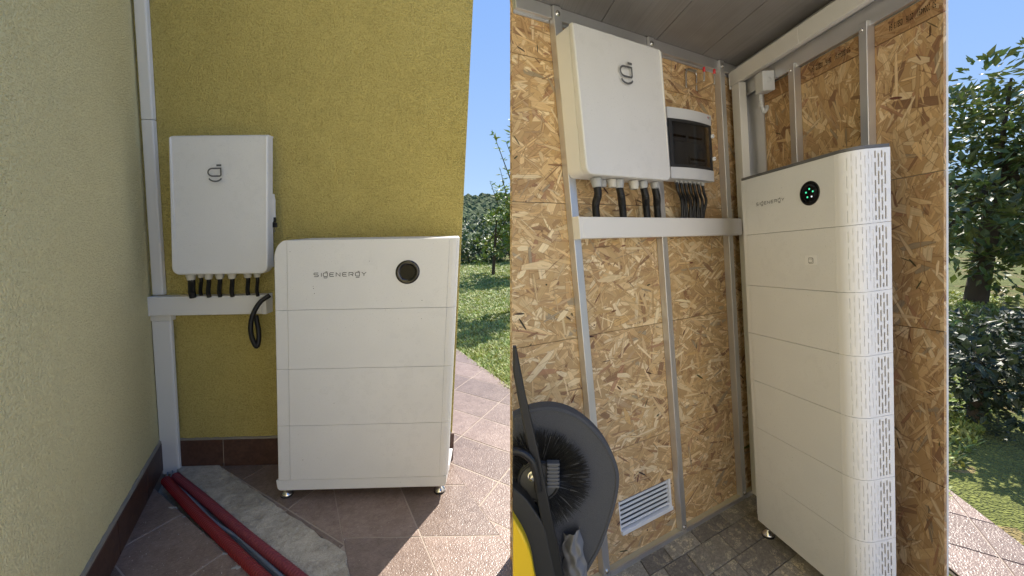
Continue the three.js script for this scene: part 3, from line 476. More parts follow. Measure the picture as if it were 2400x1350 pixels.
// ------------------------------------------------------------------ the low battery stack on the patio
function foot(parent, u, v0, v1, n, fr) {              // adjustable foot: threaded stem, nut, bell, pad
  const f = part(parent, 'foot', lathe([[0, 0.004], [0.026, 0.004], [0.027, 0.008], [0.024, 0.016], [0.014, 0.026], [0.009, 0.031], [0.0075, 0.034], [0.0075, v1 - v0]], 'v', [u, v0, n], 20), M.chrome, fr ? { fr } : {});
  part(f, 'nut', new THREE.CylinderGeometry(0.011, 0.011, 0.007, 6).translate(u, v0 + 0.040, n), M.chrome, fr ? { fr } : {});
  part(f, 'rubber_pad', lathe([[0, -0.001], [0.027, -0.001], [0.0275, 0.004], [0, 0.0042]], 'v', [u, v0, n], 20), M.blackMatt, fr ? { fr } : {});
}
{
  const nF = 0.30, nK = 0.055;
  const U = (x, y) => L.px(x, y, nF)[0], Vv = (x, y) => L.px(x, y, nF)[1];
  const w0 = avg(U(629, 640), U(638, 1120)), w1 = avg(U(1073, 600), U(1051, 1120)), s0 = avg(U(674, 640), U(679, 1100)), s1 = avg(U(1050, 640), U(1030, 1100));
  const vs = [avg(Vv(700, 563), Vv(1000, 558)), avg(Vv(660, 726), Vv(1050, 722)), avg(Vv(660, 864), Vv(1050, 860)), avg(Vv(660, 998), Vv(1040, 991)), avg(Vv(660, 1125), Vv(1040, 1117)), avg(Vv(655, 1150), Vv(1045, 1141))];
  const bt = thing(L, 'battery_stack', [avg(w0, w1), 0, 0.18], 'low white battery stack of four modules on chrome feet against the yellow wall', 'battery');
  // plan outline: soft slope to the far end, small round to the other
  const capL = [[w0 + 0.004, nK], [w0, nK + 0.01], [w0, nF - 0.075], [w0 + 0.006, nF - 0.05], [w0 + 0.024, nF - 0.005], [w0 + 0.028, nF - 0.0008], [s0 - 0.0007, nF - 0.0008]];
  const capR = [[s1 + 0.0007, nF - 0.0008], [w1 - 0.024, nF - 0.0008], [w1 - 0.012, nF - 0.004], [w1 - 0.004, nF - 0.012], [w1 - 0.001, nF - 0.024], [w1 - 0.028, nK + 0.01], [w1 - 0.034, nK]];
  const loft = (prof, v0, v1, round) => {              // the outline carried up; a round shoulder where asked
    const rows = [], Rr = 0.075, nR = round ? 12 : 1; rows.push([v0 + 0.0006, 0], [v0 + 0.0022, 0]);
    if (round) { rows.push([v1 - Rr, 0]); for (let k = 1; k <= nR; k++) { const a = k / nR * Math.PI / 2; rows.push([v1 - Rr + Rr * Math.sin(a), Rr * (1 - Math.cos(a))]); } } else rows.push([v1 - 0.0022, 0], [v1 - 0.0006, 0]);
    const pos = [], m = prof.length, inset = (r) => (r === 0 || (r === rows.length - 1 && !round) ? 0.0012 : 0);
    const P = rows.map(([v, du], r) => prof.map(([u, n]) => [Math.min(u + du * (1 - (u - w0) / (s0 - w0)) * 1.0 + du * 0, s0), v, n - inset(r)]));
    if (!round) P.forEach((row, r) => row.forEach((p, i) => { p[0] = prof[i][0]; }));
    for (let r = 0; r < P.length - 1; r++) for (let i = 0; i < m; i++) { const j = (i + 1) % m, a = P[r][i], b = P[r][j], c = P[r + 1][j], d = P[r + 1][i]; for (const q of [a, c, b, a, d, c]) pos.push(...q); }
    for (let i = 1; i < m - 1; i++) { for (const q of [P[0][0], P[0][i], P[0][i + 1]]) pos.push(...q); const T = P[P.length - 1]; for (const q of [T[0], T[i + 1], T[i]]) pos.push(...q); }
    const g = new THREE.BufferGeometry(); g.setAttribute('position', new THREE.Float32BufferAttribute(pos, 3)); g.computeVertexNormals();
    return g;
  };
  part(bt, 'inner_frame', box(s0 - 0.02, w1 - 0.03, vs[5] + 0.01, vs[0] - 0.01, nK + 0.01, nF - 0.006), M.greyLid);
  for (let i = 0; i < 4; i++) {
    const v1 = vs[i], v0 = vs[i + 1];
    const m = part(bt, i ? 'battery_module' : 'inverter_module', box(s0, s1, v0 + 0.0006, v1 - 0.0006, nK + 0.001, nF, 0.0014), M.white);
    part(m, 'end_cap', loft(capL, v0, v1, i === 0), M.white); part(m, 'end_cap', loft(capR, v0, v1, false), M.white);
    if (!i) {
      const c = L.px(955, 638, nF + 0.004), r = 0.0475;
      const d = part(m, 'status_display', lathe([[0, 0.0012], [r * 0.66, 0.0012], [r * 0.70, 0.003], [r * 0.92, 0.0042], [r, 0.002], [r, -0.002]], 'n', [c[0], c[1], nF], 40), M.glassBlack);
      part(d, 'bezel_ring', lathe([[r * 0.66, 0.0018], [r * 0.72, 0.0052], [r * 0.88, 0.0068], [r * 1.0, 0.0058], [r * 1.06, 0.002], [r * 1.06, -0.002]], 'n', [c[0], c[1], nF], 44), new THREE.MeshStandardMaterial({ color: lin(0.055, 0.055, 0.06), metalness: 1, roughness: 0.12 }));
      const t0 = L.px(736, 649, nF), t1 = L.px(863, 646, nF); part(m, 'lettering', wordmark(t0[0], avg(t0[1], t1[1]), t1[0] - t0[0], nF + 0.0007), M.ink);
    }
  }
  const base = part(bt, 'plinth', slabOf(roundQuad([[w0 + 0.020, vs[5]], [w1 - 0.008, vs[5]], [w1 - 0.006, vs[4] - 0.001], [w0 + 0.014, vs[4] - 0.001]], [0.018, 0.012, 0.002, 0.002]), nK + 0.004, nF - 0.0015, 0.003), M.white);
  void base;
  for (const [x, n] of [[673, nF - 0.045], [1030, nF - 0.045], [673, nK + 0.045], [1030, nK + 0.045]]) { const u = L.px(x, 1160, nF - 0.045)[0]; const P = L.at(u, 0, n), fv = -P.y / L.V.y; foot(bt, u, fv, vs[5] + 0.006, n); }
  // small scuffs: flecks of dirt on the front
  const fl = []; for (const [x, y, w] of [[735, 676, 1.2], [737, 688, 1.2], [734, 671, 0.9], [680, 590, 1], [866, 612, 1], [989, 704, 1.2], [988, 747, 1], [783, 945, 1], [710, 1078, 1.2], [941, 706, 0.7]]) { const p = L.px(x, y, nF); fl.push(new THREE.CircleGeometry(0.0014 * w, 7).translate(p[0], p[1], nF + 0.0006)); }
  const sc = part(bt, 'dirt_specks', fl, M.ink); sc.userData.kind = 'stuff';
}
// ------------------------------------------------------------------ red conduits in the trench
{
  const mk = (pts, y) => pts.map(([px, py]) => { const p = onFloor(px, py, y); return [p.x, p.y, p.z]; });
  const ends = (pts) => [...pts, [pts[pts.length - 1][0] * 2 - pts[pts.length - 2][0] + 40, pts[pts.length - 1][1] * 2 - pts[pts.length - 2][1] + 34]];
  const a = thing(null, 'conduit_pipe', onFloor(395, 1140, -0.03).toArray(), 'bright red corrugated conduit lying in the trench beside the brown tiles', 'conduit', 'red conduits in the trench');
  part(a, 'conduit_wall', ridged(mk(ends([[389, 1126], [396, 1134], [454, 1197], [509, 1251], [577, 1317], [611, 1349]]), 0.004), 0.0215, 0.0132, 0.006, 1.15, 18), M.red);
  const b = thing(null, 'conduit_pipe', onFloor(430, 1130, -0.03).toArray(), 'faded red corrugated conduit lying in the trench against the concrete strip', 'conduit', 'red conduits in the trench');
  part(b, 'conduit_wall', ridged(mk(ends([[412, 1116], [420, 1123], [468, 1161], [522, 1207], [577, 1254], [632, 1298], [688, 1342]]), 0.004), 0.020, 0.0132, 0.0056, 1.15, 18), M.redPale);
  const c = thing(null, 'conduit_pipe', onFloor(470, 1200, -0.05).toArray(), 'thin dark grey corrugated pipe half hidden between the two red conduits', 'conduit');
  part(c, 'conduit_wall', ridged(mk(ends([[404, 1122], [440, 1160], [490, 1206], [564, 1276], [619, 1326]]), -0.020), 0.011, 0.005, 0.0018, 1.1, 10), M.greyPipe);
  const d = thing(null, 'conduit_pipe', onFloor(520, 1245, -0.05).toArray(), 'smooth blue-grey pipe curving between the red conduits', 'conduit');
  part(d, 'conduit_wall', tube(mk(ends([[408, 1116], [428, 1148], [458, 1178], [500, 1222], [560, 1262], [625, 1320]]), -0.010), 0.0075, 30, 8), M.blueGrey);
  for (const [i, [x0, x1]] of [[386, 384], [399, 404], [408, 414], [392, 392]].entries()) { const w = thing(null, 'wire', onFloor(x0, 1118, 0).toArray(), ['short blue-grey wire at the foot of the trunking, closest to the side wall', 'pale grey wire leaning out of the trunking foot', 'blue-grey wire bending towards the faded conduit', 'dark blue wire entering the bright red conduit'][i], 'wire', 'wires below the broad trunking'); const t = L.px(x0 + 4, 1104, 0.035 + 0.005 * i), P = L.at(t[0], t[1] - 0.004, 0.026), q = onFloor(x1 + 4, 1134, -0.01); part(w, 'wire_sheath', tube([[P.x, P.y + 0.03, P.z], [P.x, P.y, P.z], [(P.x + q.x) / 2, (P.y + q.y) / 2 - 0.003, (P.z + q.z) / 2], [q.x, q.y, q.z]], i === 1 ? 0.0045 : 0.0035, 10, 7), i === 1 ? M.gland : M.blueGrey); }
}
// ------------------------------------------------------------------ white ducts in the shed
{
  const nd = 0.075, t0 = RW.px(1725, 163, nd), t1 = RW.px(1951, 0, nd), b0 = RW.px(1733, 199, nd), b1 = RW.px(2013, 0, nd), vT = Math.min(CEIL - 0.004, avg(t0[1], t1[1])), vB = avg(b0[1], b1[1]);
  const ue = RW.px(1709, 200, nd)[0], uj = RW.px(1872, 117, nd)[0];
  const bd = thing(RW, 'cable_duct', [0.5, vB, 0], 'long white duct running under the grey ceiling along the side wall', 'duct', 'white ducts in the shed');
  part(bd, 'duct_length', box(ue + 0.006, uj - 0.0006, vB, vT, 0.045, nd, 0.003), M.duct); part(bd, 'duct_length', box(uj + 0.0006, 0.945, vB, vT, 0.045, nd, 0.003), M.duct);
  part(bd, 'end_cap', box(ue, ue + 0.0055, vB - 0.012, vT - 0.004, 0.045, nd + 0.0015, 0.0015), M.duct);
  const a = RW.px(1715, 205, nd - 0.004), c = RW.px(1724, 420, nd - 0.004), d = RW.px(1733.5, 205, nd - 0.004), e = RW.px(1741, 420, nd - 0.004), u0 = avg(a[0], c[0]), u1 = avg(d[0], e[0]);
  const vd = thing(RW, 'cable_duct', [avg(u0, u1), 0, 0], 'upright white duct in the shed corner behind the tall battery', 'duct', 'white ducts in the shed');
  part(vd, 'duct_length', box(u0, u1, 0.01, vB - 0.001, 0.032, nd - 0.004, 0.003), M.duct);
  // level duct on the back wall
  const n = 0.075, h0 = R.px(1361, 509, n), h1 = R.px(1362, 559, n), h2 = R.px(1732, 511, n), h3 = R.px(1734, 551, n), v1 = avg(h0[1], h2[1]), v0 = avg(h1[1], h3[1]), ul = avg(h0[0], h1[0]), ur = Math.min(-0.085, h2[0] + 0.02);
  const hd = thing(R, 'cable_duct', [avg(ul, ur), v0, 0.036], 'level white duct crossing the studs under both electrical boxes', 'duct', 'white ducts in the shed');
  part(hd, 'duct_length', box(ul, ur, v0, v1, 0.036, n, 0.003), M.duct);
  part(hd, 'duct_lid', box(ul + 0.012, ur, v0 + 0.006, v1 - 0.006, n - 0.002, n + 0.0012, 0.001), M.duct); part(hd, 'end_cap', box(ul - 0.008, ul - 0.0005, v0 - 0.002, v1 + 0.002, 0.036, n + 0.001, 0.0015), M.duct);

  // large white box with a key-less door
  const nB = 0.145, q = [R.px(1350, 43, nB), R.px(1553, 110, nB), R.px(1574, 420, nB), R.px(1372, 411, nB)], x0 = avg(q[0][0], q[3][0]), x1 = avg(q[1][0], q[2][0]), y1 = avg(q[0][1], q[1][1]), y0 = avg(q[2][1], q[3][1]);
  const gb = thing(R, 'connection_box', [avg(x0, x1), y0, 0.036], 'white steel connection box hung on the studs against strand board', 'electrical box');
  const outline = roundQuad([[x0, y0], [x1, y0], [x1, y1], [x0, y1]], [0.03, 0.03, 0.02, 0.012], 8);
  const door = slabOf(outline, nB - 0.034, nB, 0.006); { const p = door.attributes.position; for (let i = 0; i < p.count; i++) { const t = p.getY(i) - (y1 - 0.04); if (t > 0 && p.getZ(i) > nB - 0.02) p.setZ(i, p.getZ(i) - 0.5 * t * t / 0.04); } door.computeVertexNormals(); }
  const dm = part(gb, 'door', door, M.white);
  part(gb, 'housing', slabOf(roundQuad([[x0 + 0.003, y0 + 0.003], [x1 - 0.003, y0 + 0.003], [x1 - 0.003, y1 - 0.003], [x0 + 0.003, y1 - 0.003]], [0.028, 0.028, 0.014, 0.012], 6), 0.0355, nB - 0.0365, 0.003), M.whiteSide);
  const lg = R.px(1468, 172, nB); part(dm, 'emblem', badge(lg[0], lg[1], 0.083, nB + 0.0008, 0.085), new THREE.MeshStandardMaterial({ color: lin(0.10, 0.10, 0.105), roughness: 0.5 }));
  const gl = [[1398, 0.021, 1, 0.09], [1412, 0.016, 0, 0.062], [1434, 0.018, 0, 0.085], [1450, 0.02, 1, 0.09], [1485, 0.02, 0, 0.09], [1507, 0.018, 1, 0.095], [1534, 0.017, 1, 0.09]];
  let k = 0;
  gl.forEach(([x, r, cab, nn], i) => {
    const p = R.px(x, 424, nn); gland(gb, p[0], y0 + 0.001, nn, r, i === 2 || i === 4 ? M.glandPale : M.gland);
    if (!cab) return; const b = R.px([1398, 0, 0, 1461, 0, 1517, 1542][i], 508, 0.055);
    const cb = thing(R, 'cable', [b[0], v1, 0.055], ['straight black corrugated cable closest to the bolted stud, below the large box', 'black corrugated cable second from the bolted stud, below the large box', 'black corrugated cable third from the bolted stud, below the large box', 'black corrugated cable fourth from the bolted stud, beside the bare stud'][k++], 'cable', 'corrugated cables below the large shed box');
    part(cb, 'cable_sheath', ridged([[p[0], y0 - r * 1.3, nn], [p[0] + (b[0] - p[0]) * 0.15, y0 - 0.06, nn], [b[0] - (b[0] - p[0]) * 0.1, v1 + 0.05, 0.058], [b[0], v1 - 0.004, 0.055]], 0.0155, 0.0065, 0.002, 0.21, 12), M.black);
  });
  // consumer unit with a smoked door
  const nc = 0.12, c0 = R.px(1570, 247, nc), c1 = R.px(1672, 269, nc), c2 = R.px(1681, 421, nc), c3 = R.px(1580, 420, nc), a0 = avg(c0[0], c3[0]), a1 = avg(c1[0], c2[0]), b1v = avg(c0[1], c1[1]), b0v = avg(c2[1], c3[1]);
  const cu = thing(R, 'breaker_box', [avg(a0, a1), b0v, 0.036], 'light grey breaker box with a smoked door between the white box and the corner', 'electrical box');
  M.lightGrey = new THREE.MeshStandardMaterial({ color: lin(0.60, 0.61, 0.62), roughness: 0.4 }); M.midGrey = new THREE.MeshStandardMaterial({ color: lin(0.22, 0.225, 0.23), roughness: 0.5 });
  const hgt = b1v - b0v, wid = a1 - a0, dv0 = b0v + hgt * 0.165, dv1 = b1v - hgt * 0.155;
  part(cu, 'housing', box(a0 + 0.004, a1 - 0.004, b0v, b1v, 0.036, nc - 0.045, 0.006), M.lightGrey);
  const bow = (u) => 0.014 * (1 - Math.pow((u - (a0 + a1) / 2) / (wid / 2), 2));
  const curved = (u0, u1, v0, v1, n0, n1, mat, nm, par) => { const g = new THREE.BoxGeometry(u1 - u0, v1 - v0, n1 - n0, 14, 1, 1); g.translate((u0 + u1) / 2, (v0 + v1) / 2, (n0 + n1) / 2); const p = g.attributes.position; for (let i = 0; i < p.count; i++) p.setZ(i, p.getZ(i) + (p.getZ(i) > (n0 + n1) / 2 ? bow(p.getX(i)) : bow(p.getX(i)) * (n0 > nc - 0.04 ? 1 : 0))); g.computeVertexNormals(); return part(par || cu, nm, g, mat); };
  const tp = curved(a0, a1, dv1 + 0.001, b1v, nc - 0.044, nc - 0.014, M.lightGrey, 'cover_band'), bp = curved(a0, a1, b0v, dv0 - 0.001, nc - 0.044, nc - 0.014, M.lightGrey, 'cover_band');
  const pane = curved(a0 + 0.003, a1 - 0.003, dv0, dv1, nc - 0.018, nc - 0.0155, new THREE.MeshPhysicalMaterial({ color: lin(0.46, 0.465, 0.475), transmission: 1, thickness: 0, roughness: 0.04, ior: 1.3 }), 'smoked_door');
  curved(a0 + 0.003, a0 + 0.022, dv0, dv1, nc - 0.0154, nc - 0.0146, M.blackMatt, 'door_border', pane); curved(a1 - 0.028, a1 - 0.003, dv0, dv1, nc - 0.0154, nc - 0.0146, M.blackMatt, 'door_border', pane); curved(a0 + 0.022, a1 - 0.028, dv1 - 0.012, dv1, nc - 0.0154, nc - 0.0146, M.blackMatt, 'door_border', pane); curved(a0 + 0.022, a1 - 0.028, dv0, dv0 + 0.012, nc - 0.0154, nc - 0.0146, M.blackMatt, 'door_border', pane);
  part(cu, 'inner_panel', box(a0 + 0.006, a1 - 0.006, dv0, dv1, nc - 0.0445, nc - 0.040), M.lightGrey);
  for (const [fu, fv, fw] of [[0.16, 0.60, 0.28], [0.50, 0.60, 0.32], [0.52, 0.13, 0.34]]) { const uu = a0 + wid * fu, vv = dv0 + (dv1 - dv0) * fv, nb = 4; for (let i = 0; i < nb; i++) { const x = uu + wid * fw * i / nb; const br = part(cu, 'breaker', box(x + 0.0005, x + wid * fw / nb - 0.0005, vv, vv + hgt * 0.13, nc - 0.0399, nc - 0.031, 0.001), M.lightGrey); part(br, 'switch_lever', box(x + 0.003, x + wid * fw / nb - 0.003, vv + hgt * 0.05, vv + hgt * 0.08, nc - 0.0309, nc - 0.026), M.black); } }
  for (const [x, y] of [[1671, 319], [1675, 372]]) { const p = R.px(x, y, nc - 0.008); const sc = part(cu, 'turn_screw', lathe([[0, 0.005], [0.0075, 0.005], [0.009, 0.003], [0.009, -0.008]], 'n', [p[0], p[1], nc - 0.010], 14), M.ventWhite); part(sc, 'slot', box(p[0] - 0.006, p[0] + 0.006, p[1] - 0.001, p[1] + 0.001, nc - 0.0049, nc - 0.0044), M.ink); }
  const em = R.px(1658, 276, nc - 0.005); part(tp, 'maker_mark', ribbon([[0, 0], [0, 0.8], [0.5, 0.8], [0.5, 0], [0.5, 0.8], [1, 0.8], [1, 0]].map((p) => [em[0] + p[0] * 0.011, em[1] - 0.004 + p[1] * 0.011]), 0.0022, nc - 0.008), M.redTip);
  part(tp, 'maker_mark', [ribbon([[0, 0], [0, 1], [0.6, 1], [0.6, 0.5], [0, 0.5]].map((p) => [em[0] + 0.016 + p[0] * 0.008, em[1] - 0.005 + p[1] * 0.011]), 0.0018, nc - 0.009), ribbon([[0, 1], [0.8, 1], [0, 0], [0.8, 0]].map((p) => [em[0] + 0.025 + p[0] * 0.008, em[1] - 0.005 + p[1] * 0.011]), 0.0018, nc - 0.0105)], M.midGrey);
  const nC = 13;
  for (let i = 0; i < nC; i++) {
    const x = 1586 + 60 * i / (nC - 1), p = R.px(x, 428, 0.07 + (i % 2) * 0.018), b = R.px(1597 + 52 * i / (nC - 1) + rr(-2, 2), 510, 0.055);
    if (i % 2 === 0) gland(cu, p[0], b0v + 0.001, 0.07, 0.0095, M.gland);
    const cb = thing(R, 'thin_cable', [b[0], v1, 0.055], `${['first', 'second', 'third', 'fourth', 'fifth', 'sixth', 'seventh', 'eighth', 'ninth', 'tenth', 'eleventh', 'twelfth', 'last'][i]} thin black cable from the white box in the bunch below the breaker box`, 'cable', 'thin cables below the breaker box');
    const nn = 0.07 + (i % 2) * 0.006, w = rr(-0.008, 0.008); part(cb, 'cable_sheath', tube([[p[0], b0v - 0.010, nn], [p[0] + 0.003, b0v - 0.05, nn + 0.004], [(p[0] + b[0]) / 2 + 0.012 + w, (b0v + v1) / 2, 0.068], [b[0], v1 + 0.03, 0.06], [b[0], v1 - 0.004, 0.055]], 0.0064, 22, 8), M.black);
  }
  // wire hook with red tips
  const H = (x, y, nn) => { const p = R.px(x, y, nn); return [p[0], p[1], nn]; };
  const hk = thing(R, 'wire_hook', H(1620, 210, 0.003), 'chrome double wire hook with red tips above the breaker box', 'hook');
  const frame = [[1632, 166, 0.006], [1612, 162, 0.006], [1607, 170, 0.006], [1608, 203, 0.006], [1611, 207, 0.010], [1650, 189, 0.13], [1650, 163, 0.13]], prong = [[1607, 163, 0.006], [1629, 169, 0.006], [1632, 175, 0.006], [1632, 210, 0.006], [1635, 215, 0.010], [1674, 196, 0.13], [1674, 168, 0.13]];
  for (const f of [frame, prong]) { const P = f.map((p) => H(...p)); const path = new THREE.CurvePath(); for (let i = 0; i + 1 < P.length; i++) path.add(new THREE.LineCurve3(V3(...P[i]), V3(...P[i + 1]))); const w = part(hk, 'wire', [new THREE.TubeGeometry(path, 60, 0.0045, 8)], M.chrome); const e = P[P.length - 1]; part(w, 'red_tip', lathe([[0, 0.012], [0.005, 0.010], [0.0058, 0.004], [0.0058, -0.010], [0, -0.010]], 'v', e, 12), M.redTip); }

  // junction box and its flexible pipe
  const nj = 0.085, j0 = RW.px(1768, 180, nj), j1 = RW.px(1789, 212, nj); const jb = thing(RW, 'junction_box', [avg(j0[0], j1[0]), j1[1], 0.023], 'small grey junction box under the ceiling duct, with a short flexible pipe', 'electrical box');
  const jw = Math.abs(j1[0] - j0[0]), js = box(Math.min(j0[0], j1[0]), Math.min(j0[0], j1[0]) + jw, j1[1], j0[1] + 0.006, 0.024, nj, 0.004); part(jb, 'housing', js, M.lightGrey);
  part(jb, 'entry_plug', lathe([[0, 0.004], [0.006, 0.004], [0.009, 0.002], [0.011, 0.002], [0.011, 0]], 'u', [Math.max(j0[0], j1[0]), avg(j0[1], j1[1]) + 0.006, 0.055], 16), M.lightGrey);
  const fp = [[1781, 214, 0.06], [1783, 235, 0.055], [1786, 252, 0.05], [1791, 262, 0.042], [1795, 258, 0.03], [1797, 250, 0.012]].map(([x, y, nn]) => { const p = RW.px(x, y, nn); return [p[0], p[1], nn]; });
  part(jb, 'flexible_pipe', ridged(fp, 0.0095, 0.0075, 0.003, 0.12, 12), M.lightGrey);
}
// ------------------------------------------------------------------ the tall battery stack in the shed
{
  const nf = 0.275, nb = 0.137, uL = 0.362, uS = 0.836, rC = 0.055, uE = uS + 0.012 + rC;
  const vs = [1.681, 1.4425, 1.2195, 1.0025, 0.785, 0.561, 0.3315, 0.118, 0.088];
  const bt = thing(RW, 'battery_stack', [0.6, 0, 0.15], 'tall white battery stack of seven modules with slotted end in the shed corner', 'battery');
  const sArc = 0.012, aLen = rC * Math.PI / 2, sFlat = sArc + aLen, sEnd = sFlat + (nf - rC - nb);
  const bend = (s) => { if (s < sArc) return { u: uS + s, n: nf, T: [1, 0], K: [0, 1] }; if (s < sFlat) { const a = (s - sArc) / rC; return { u: uS + sArc + rC * Math.sin(a), n: nf - rC + rC * Math.cos(a), T: [Math.cos(a), -Math.sin(a)], K: [Math.sin(a), Math.cos(a)] }; } return { u: uE, n: nf - rC - (s - sFlat), T: [0, -1], K: [1, 0] }; };
  const pill = (s, v, w, h) => { const p = new THREE.Path(), r = w / 2; const pts = [...arc(s, v + h / 2 - r, r, r, 0, 180, 4), ...arc(s, v - h / 2 + r, r, r, 180, 360, 4)]; p.setFromPoints(pts.map((q) => new THREE.Vector2(...q))); return p; };
  function shell(v0, v1) {                             // the end skin, one upright strip for each column of slots
    const H = v1 - v0, rows = 4, ph = (H - 0.012) / rows, th = 0.0035, out = [], pitch = 0.0122, s1 = 0.040 - pitch / 2, edges = [0, s1 / 3, s1 * 2 / 3];
    let c0 = 0; for (; s1 + c0 * pitch < sEnd - 0.008; c0++) edges.push(s1 + c0 * pitch); edges.push(sEnd);
    for (let e = 0; e + 1 < edges.length; e++) {
      const a0 = edges[e], a1 = edges[e + 1], c = e - 3, sh = new THREE.Shape([[a0, v0], [a1, v0], [a1, v1], [a0, v1]].map((q) => new THREE.Vector2(...q)));
      if (c >= 0 && e + 2 < edges.length) { const s = (a0 + a1) / 2, open = c >= 7, w = open ? 0.0056 : 0.0022; for (let r = 0; r < rows + (c % 2 ? 1 : 0); r++) { let a = v0 + 0.008 + (r - (c % 2 ? 0.5 : 0)) * ph, b = a + ph * (open ? 0.80 : 0.72); a = Math.max(a, v0 + 0.008); b = Math.min(b, v1 - 0.008); if (b - a > 0.012) sh.holes.push(pill(s, (a + b) / 2, w, b - a)); } }
      const g = new THREE.ExtrudeGeometry(sh, { depth: th, bevelEnabled: false, curveSegments: 4 }), p = g.attributes.position, nn = g.attributes.normal;
      for (let i = 0; i < p.count; i++) { const s = p.getX(i), v = p.getY(i), t = p.getZ(i) - th, b = bend(s), ns = nn.getX(i), nv = nn.getY(i), nt = nn.getZ(i); p.setXYZ(i, b.u + b.K[0] * t, v, b.n + b.K[1] * t); nn.setXYZ(i, ns * b.T[0] + nt * b.K[0], nv, ns * b.T[1] + nt * b.K[1]); }
      out.push(g);
    }
    return out;
  }
  function backing(v0, v1, s0, s1, off) { const pos = [], N = 16; const at = (k, v) => { const b = bend(s0 + (s1 - s0) * k / N); return [b.u - b.K[0] * off, v, b.n - b.K[1] * off]; }; for (let k = 0; k < N; k++) for (const q of [at(k, v0), at(k + 1, v0), at(k + 1, v1), at(k, v0), at(k + 1, v1), at(k, v1)]) pos.push(...q); const g = new THREE.BufferGeometry(); g.setAttribute('position', new THREE.Float32BufferAttribute(pos, 3)); g.computeVertexNormals(); return g; }
  const ul1 = uL + 0.038;
  const plan = (P, v0, v1) => { const g = new THREE.ExtrudeGeometry(new THREE.Shape(P.map((p) => new THREE.Vector2(p[0], -p[1]))), { depth: v1 - v0, bevelEnabled: false }); g.rotateX(-Math.PI / 2); g.translate(0, v0, 0); return g; };
  part(bt, 'inner_frame', box(uL + 0.03, uS + 0.01, vs[8] + 0.01, vs[0] - 0.01, nb + 0.01, nf - 0.008), M.greyLid);
  for (let i = 0; i < 7; i++) {
    const v1 = vs[i] - 0.0007, v0 = vs[i + 1] + 0.0007;
    const m = part(bt, i ? 'battery_module' : 'inverter_module', box(ul1 + 0.0006, uS - 0.0006, v0, v1, nb + 0.02, nf, 0.0012), M.white);
    part(m, 'end_cap', plan([[uL + 0.006, nb], [uL, nb + 0.02], [uL, nf - 0.02], [uL + 0.004, nf - 0.007], [uL + 0.012, nf - 0.0012], [ul1, nf - 0.0006], [ul1, nb]], v0, v1), M.white);
    const e = part(m, 'slotted_end', [...shell(v0, v1), backing(v0, v1, 0, 0.116, 0.0024)], M.whiteSide); void e;
    part(m, 'inner_wall', backing(v0 + 0.001, v1 - 0.001, 0.07, sEnd - 0.004, 0.052), M.whiteSide);
    if (!i) {
      const c = RW.px(1898, 453, nf), r = 0.042; const d = part(m, 'status_display', lathe([[0, 0.0012], [r * 0.62, 0.0012], [r * 0.66, 0.003], [r * 0.92, 0.0045], [r, 0.002], [r, -0.002]], 'n', [c[0], c[1], nf], 40), M.glassBlack);
      part(d, 'bezel_ring', new THREE.TorusGeometry(r, 0.0014, 8, 44).translate(c[0], c[1], nf + 0.001), M.blackMatt);
      const led = new THREE.MeshStandardMaterial({ color: lin(0.02, 0.3, 0.15), emissive: lin(0.05, 0.55, 0.28), emissiveIntensity: 0.8, roughness: 0.4 }), ledW = new THREE.MeshStandardMaterial({ color: lin(0.5, 0.5, 0.5), emissive: lin(0.5, 0.55, 0.6), emissiveIntensity: 0.6 });
      for (let k = 0; k < 5; k++) { const a = (90 + 72 * k) * Math.PI / 180; part(d, 'status_light', new THREE.CylinderGeometry(0.0032, 0.0032, 0.001, 12).rotateX(Math.PI / 2).translate(c[0] + Math.cos(a) * 0.0155, c[1] + Math.sin(a) * 0.0155, nf + 0.0018), k === 3 ? ledW : led); }
      const t0 = RW.px(1773, 484, nf), t1 = RW.px(1841, 468, nf); part(m, 'lettering', wordmark(t0[0], avg(t0[1], t1[1]), t1[0] - t0[0], nf + 0.0007), M.ink);
    }
    if (i === 1) { const c = RW.px(1901, 610, nf), lb = part(m, 'label_sticker', box(c[0] - 0.026, c[0] + 0.026, c[1] - 0.017, c[1] + 0.018, nf + 0.0002, nf + 0.0008), M.whiteSide); const q = 0.0105; part(lb, 'symbol', [ribbon(roundQuad([[c[0] - q, c[1] - q * 0.8], [c[0] + q * 0.6, c[1] - q * 0.8], [c[0] + q * 0.6, c[1] + q * 0.9], [c[0] - q, c[1] + q * 0.9]], 0.003, 4), 0.0013, nf + 0.0012, true), ribbon([[c[0] + q * 0.6, c[1] + q * 0.9], [c[0] + q, c[1] + q * 0.5], [c[0] + q, c[1] - q * 0.9], [c[0] + q * 0.6, c[1] - q * 1.1], [c[0] - q * 0.6, c[1] - q * 1.1], [c[0] - q, c[1] - q * 0.8]], 0.0013, nf + 0.0012), ribbon([[c[0] - q, c[1] + q * 0.45], [c[0] + q * 0.6, c[1] + q * 0.45]], 0.0012, nf + 0.0013)], M.ink); }
  }
  const P = [[uL + 0.006, nb], [uL + 0.002, nf - 0.02], [uL + 0.012, nf - 0.003]]; for (let k = 0; k <= 10; k++) { const b = bend(sArc + aLen * k / 10); P.push([b.u - b.K[0] * 0.002, b.n - b.K[1] * 0.002]); } P.push([uE - 0.002, nb]);
  part(bt, 'plinth', plan(P, vs[8], vs[7] - 0.0008), M.white);
  part(bt, 'top_cover', plan(P, vs[0] + 0.0006, vs[0] + 0.011), M.greyLid);
  for (const [u, n] of [[uL + 0.035, nf - 0.035], [uE - 0.06, nf - 0.04], [uL + 0.035, nb + 0.04], [uE - 0.06, nb + 0.04]]) { const P0 = RW.at(u, 0, n), d = RF.from(P0)[2]; foot(bt, u, -d / RW.V.dot(RF.N) + 0.002, vs[8] + 0.004, n); }
}
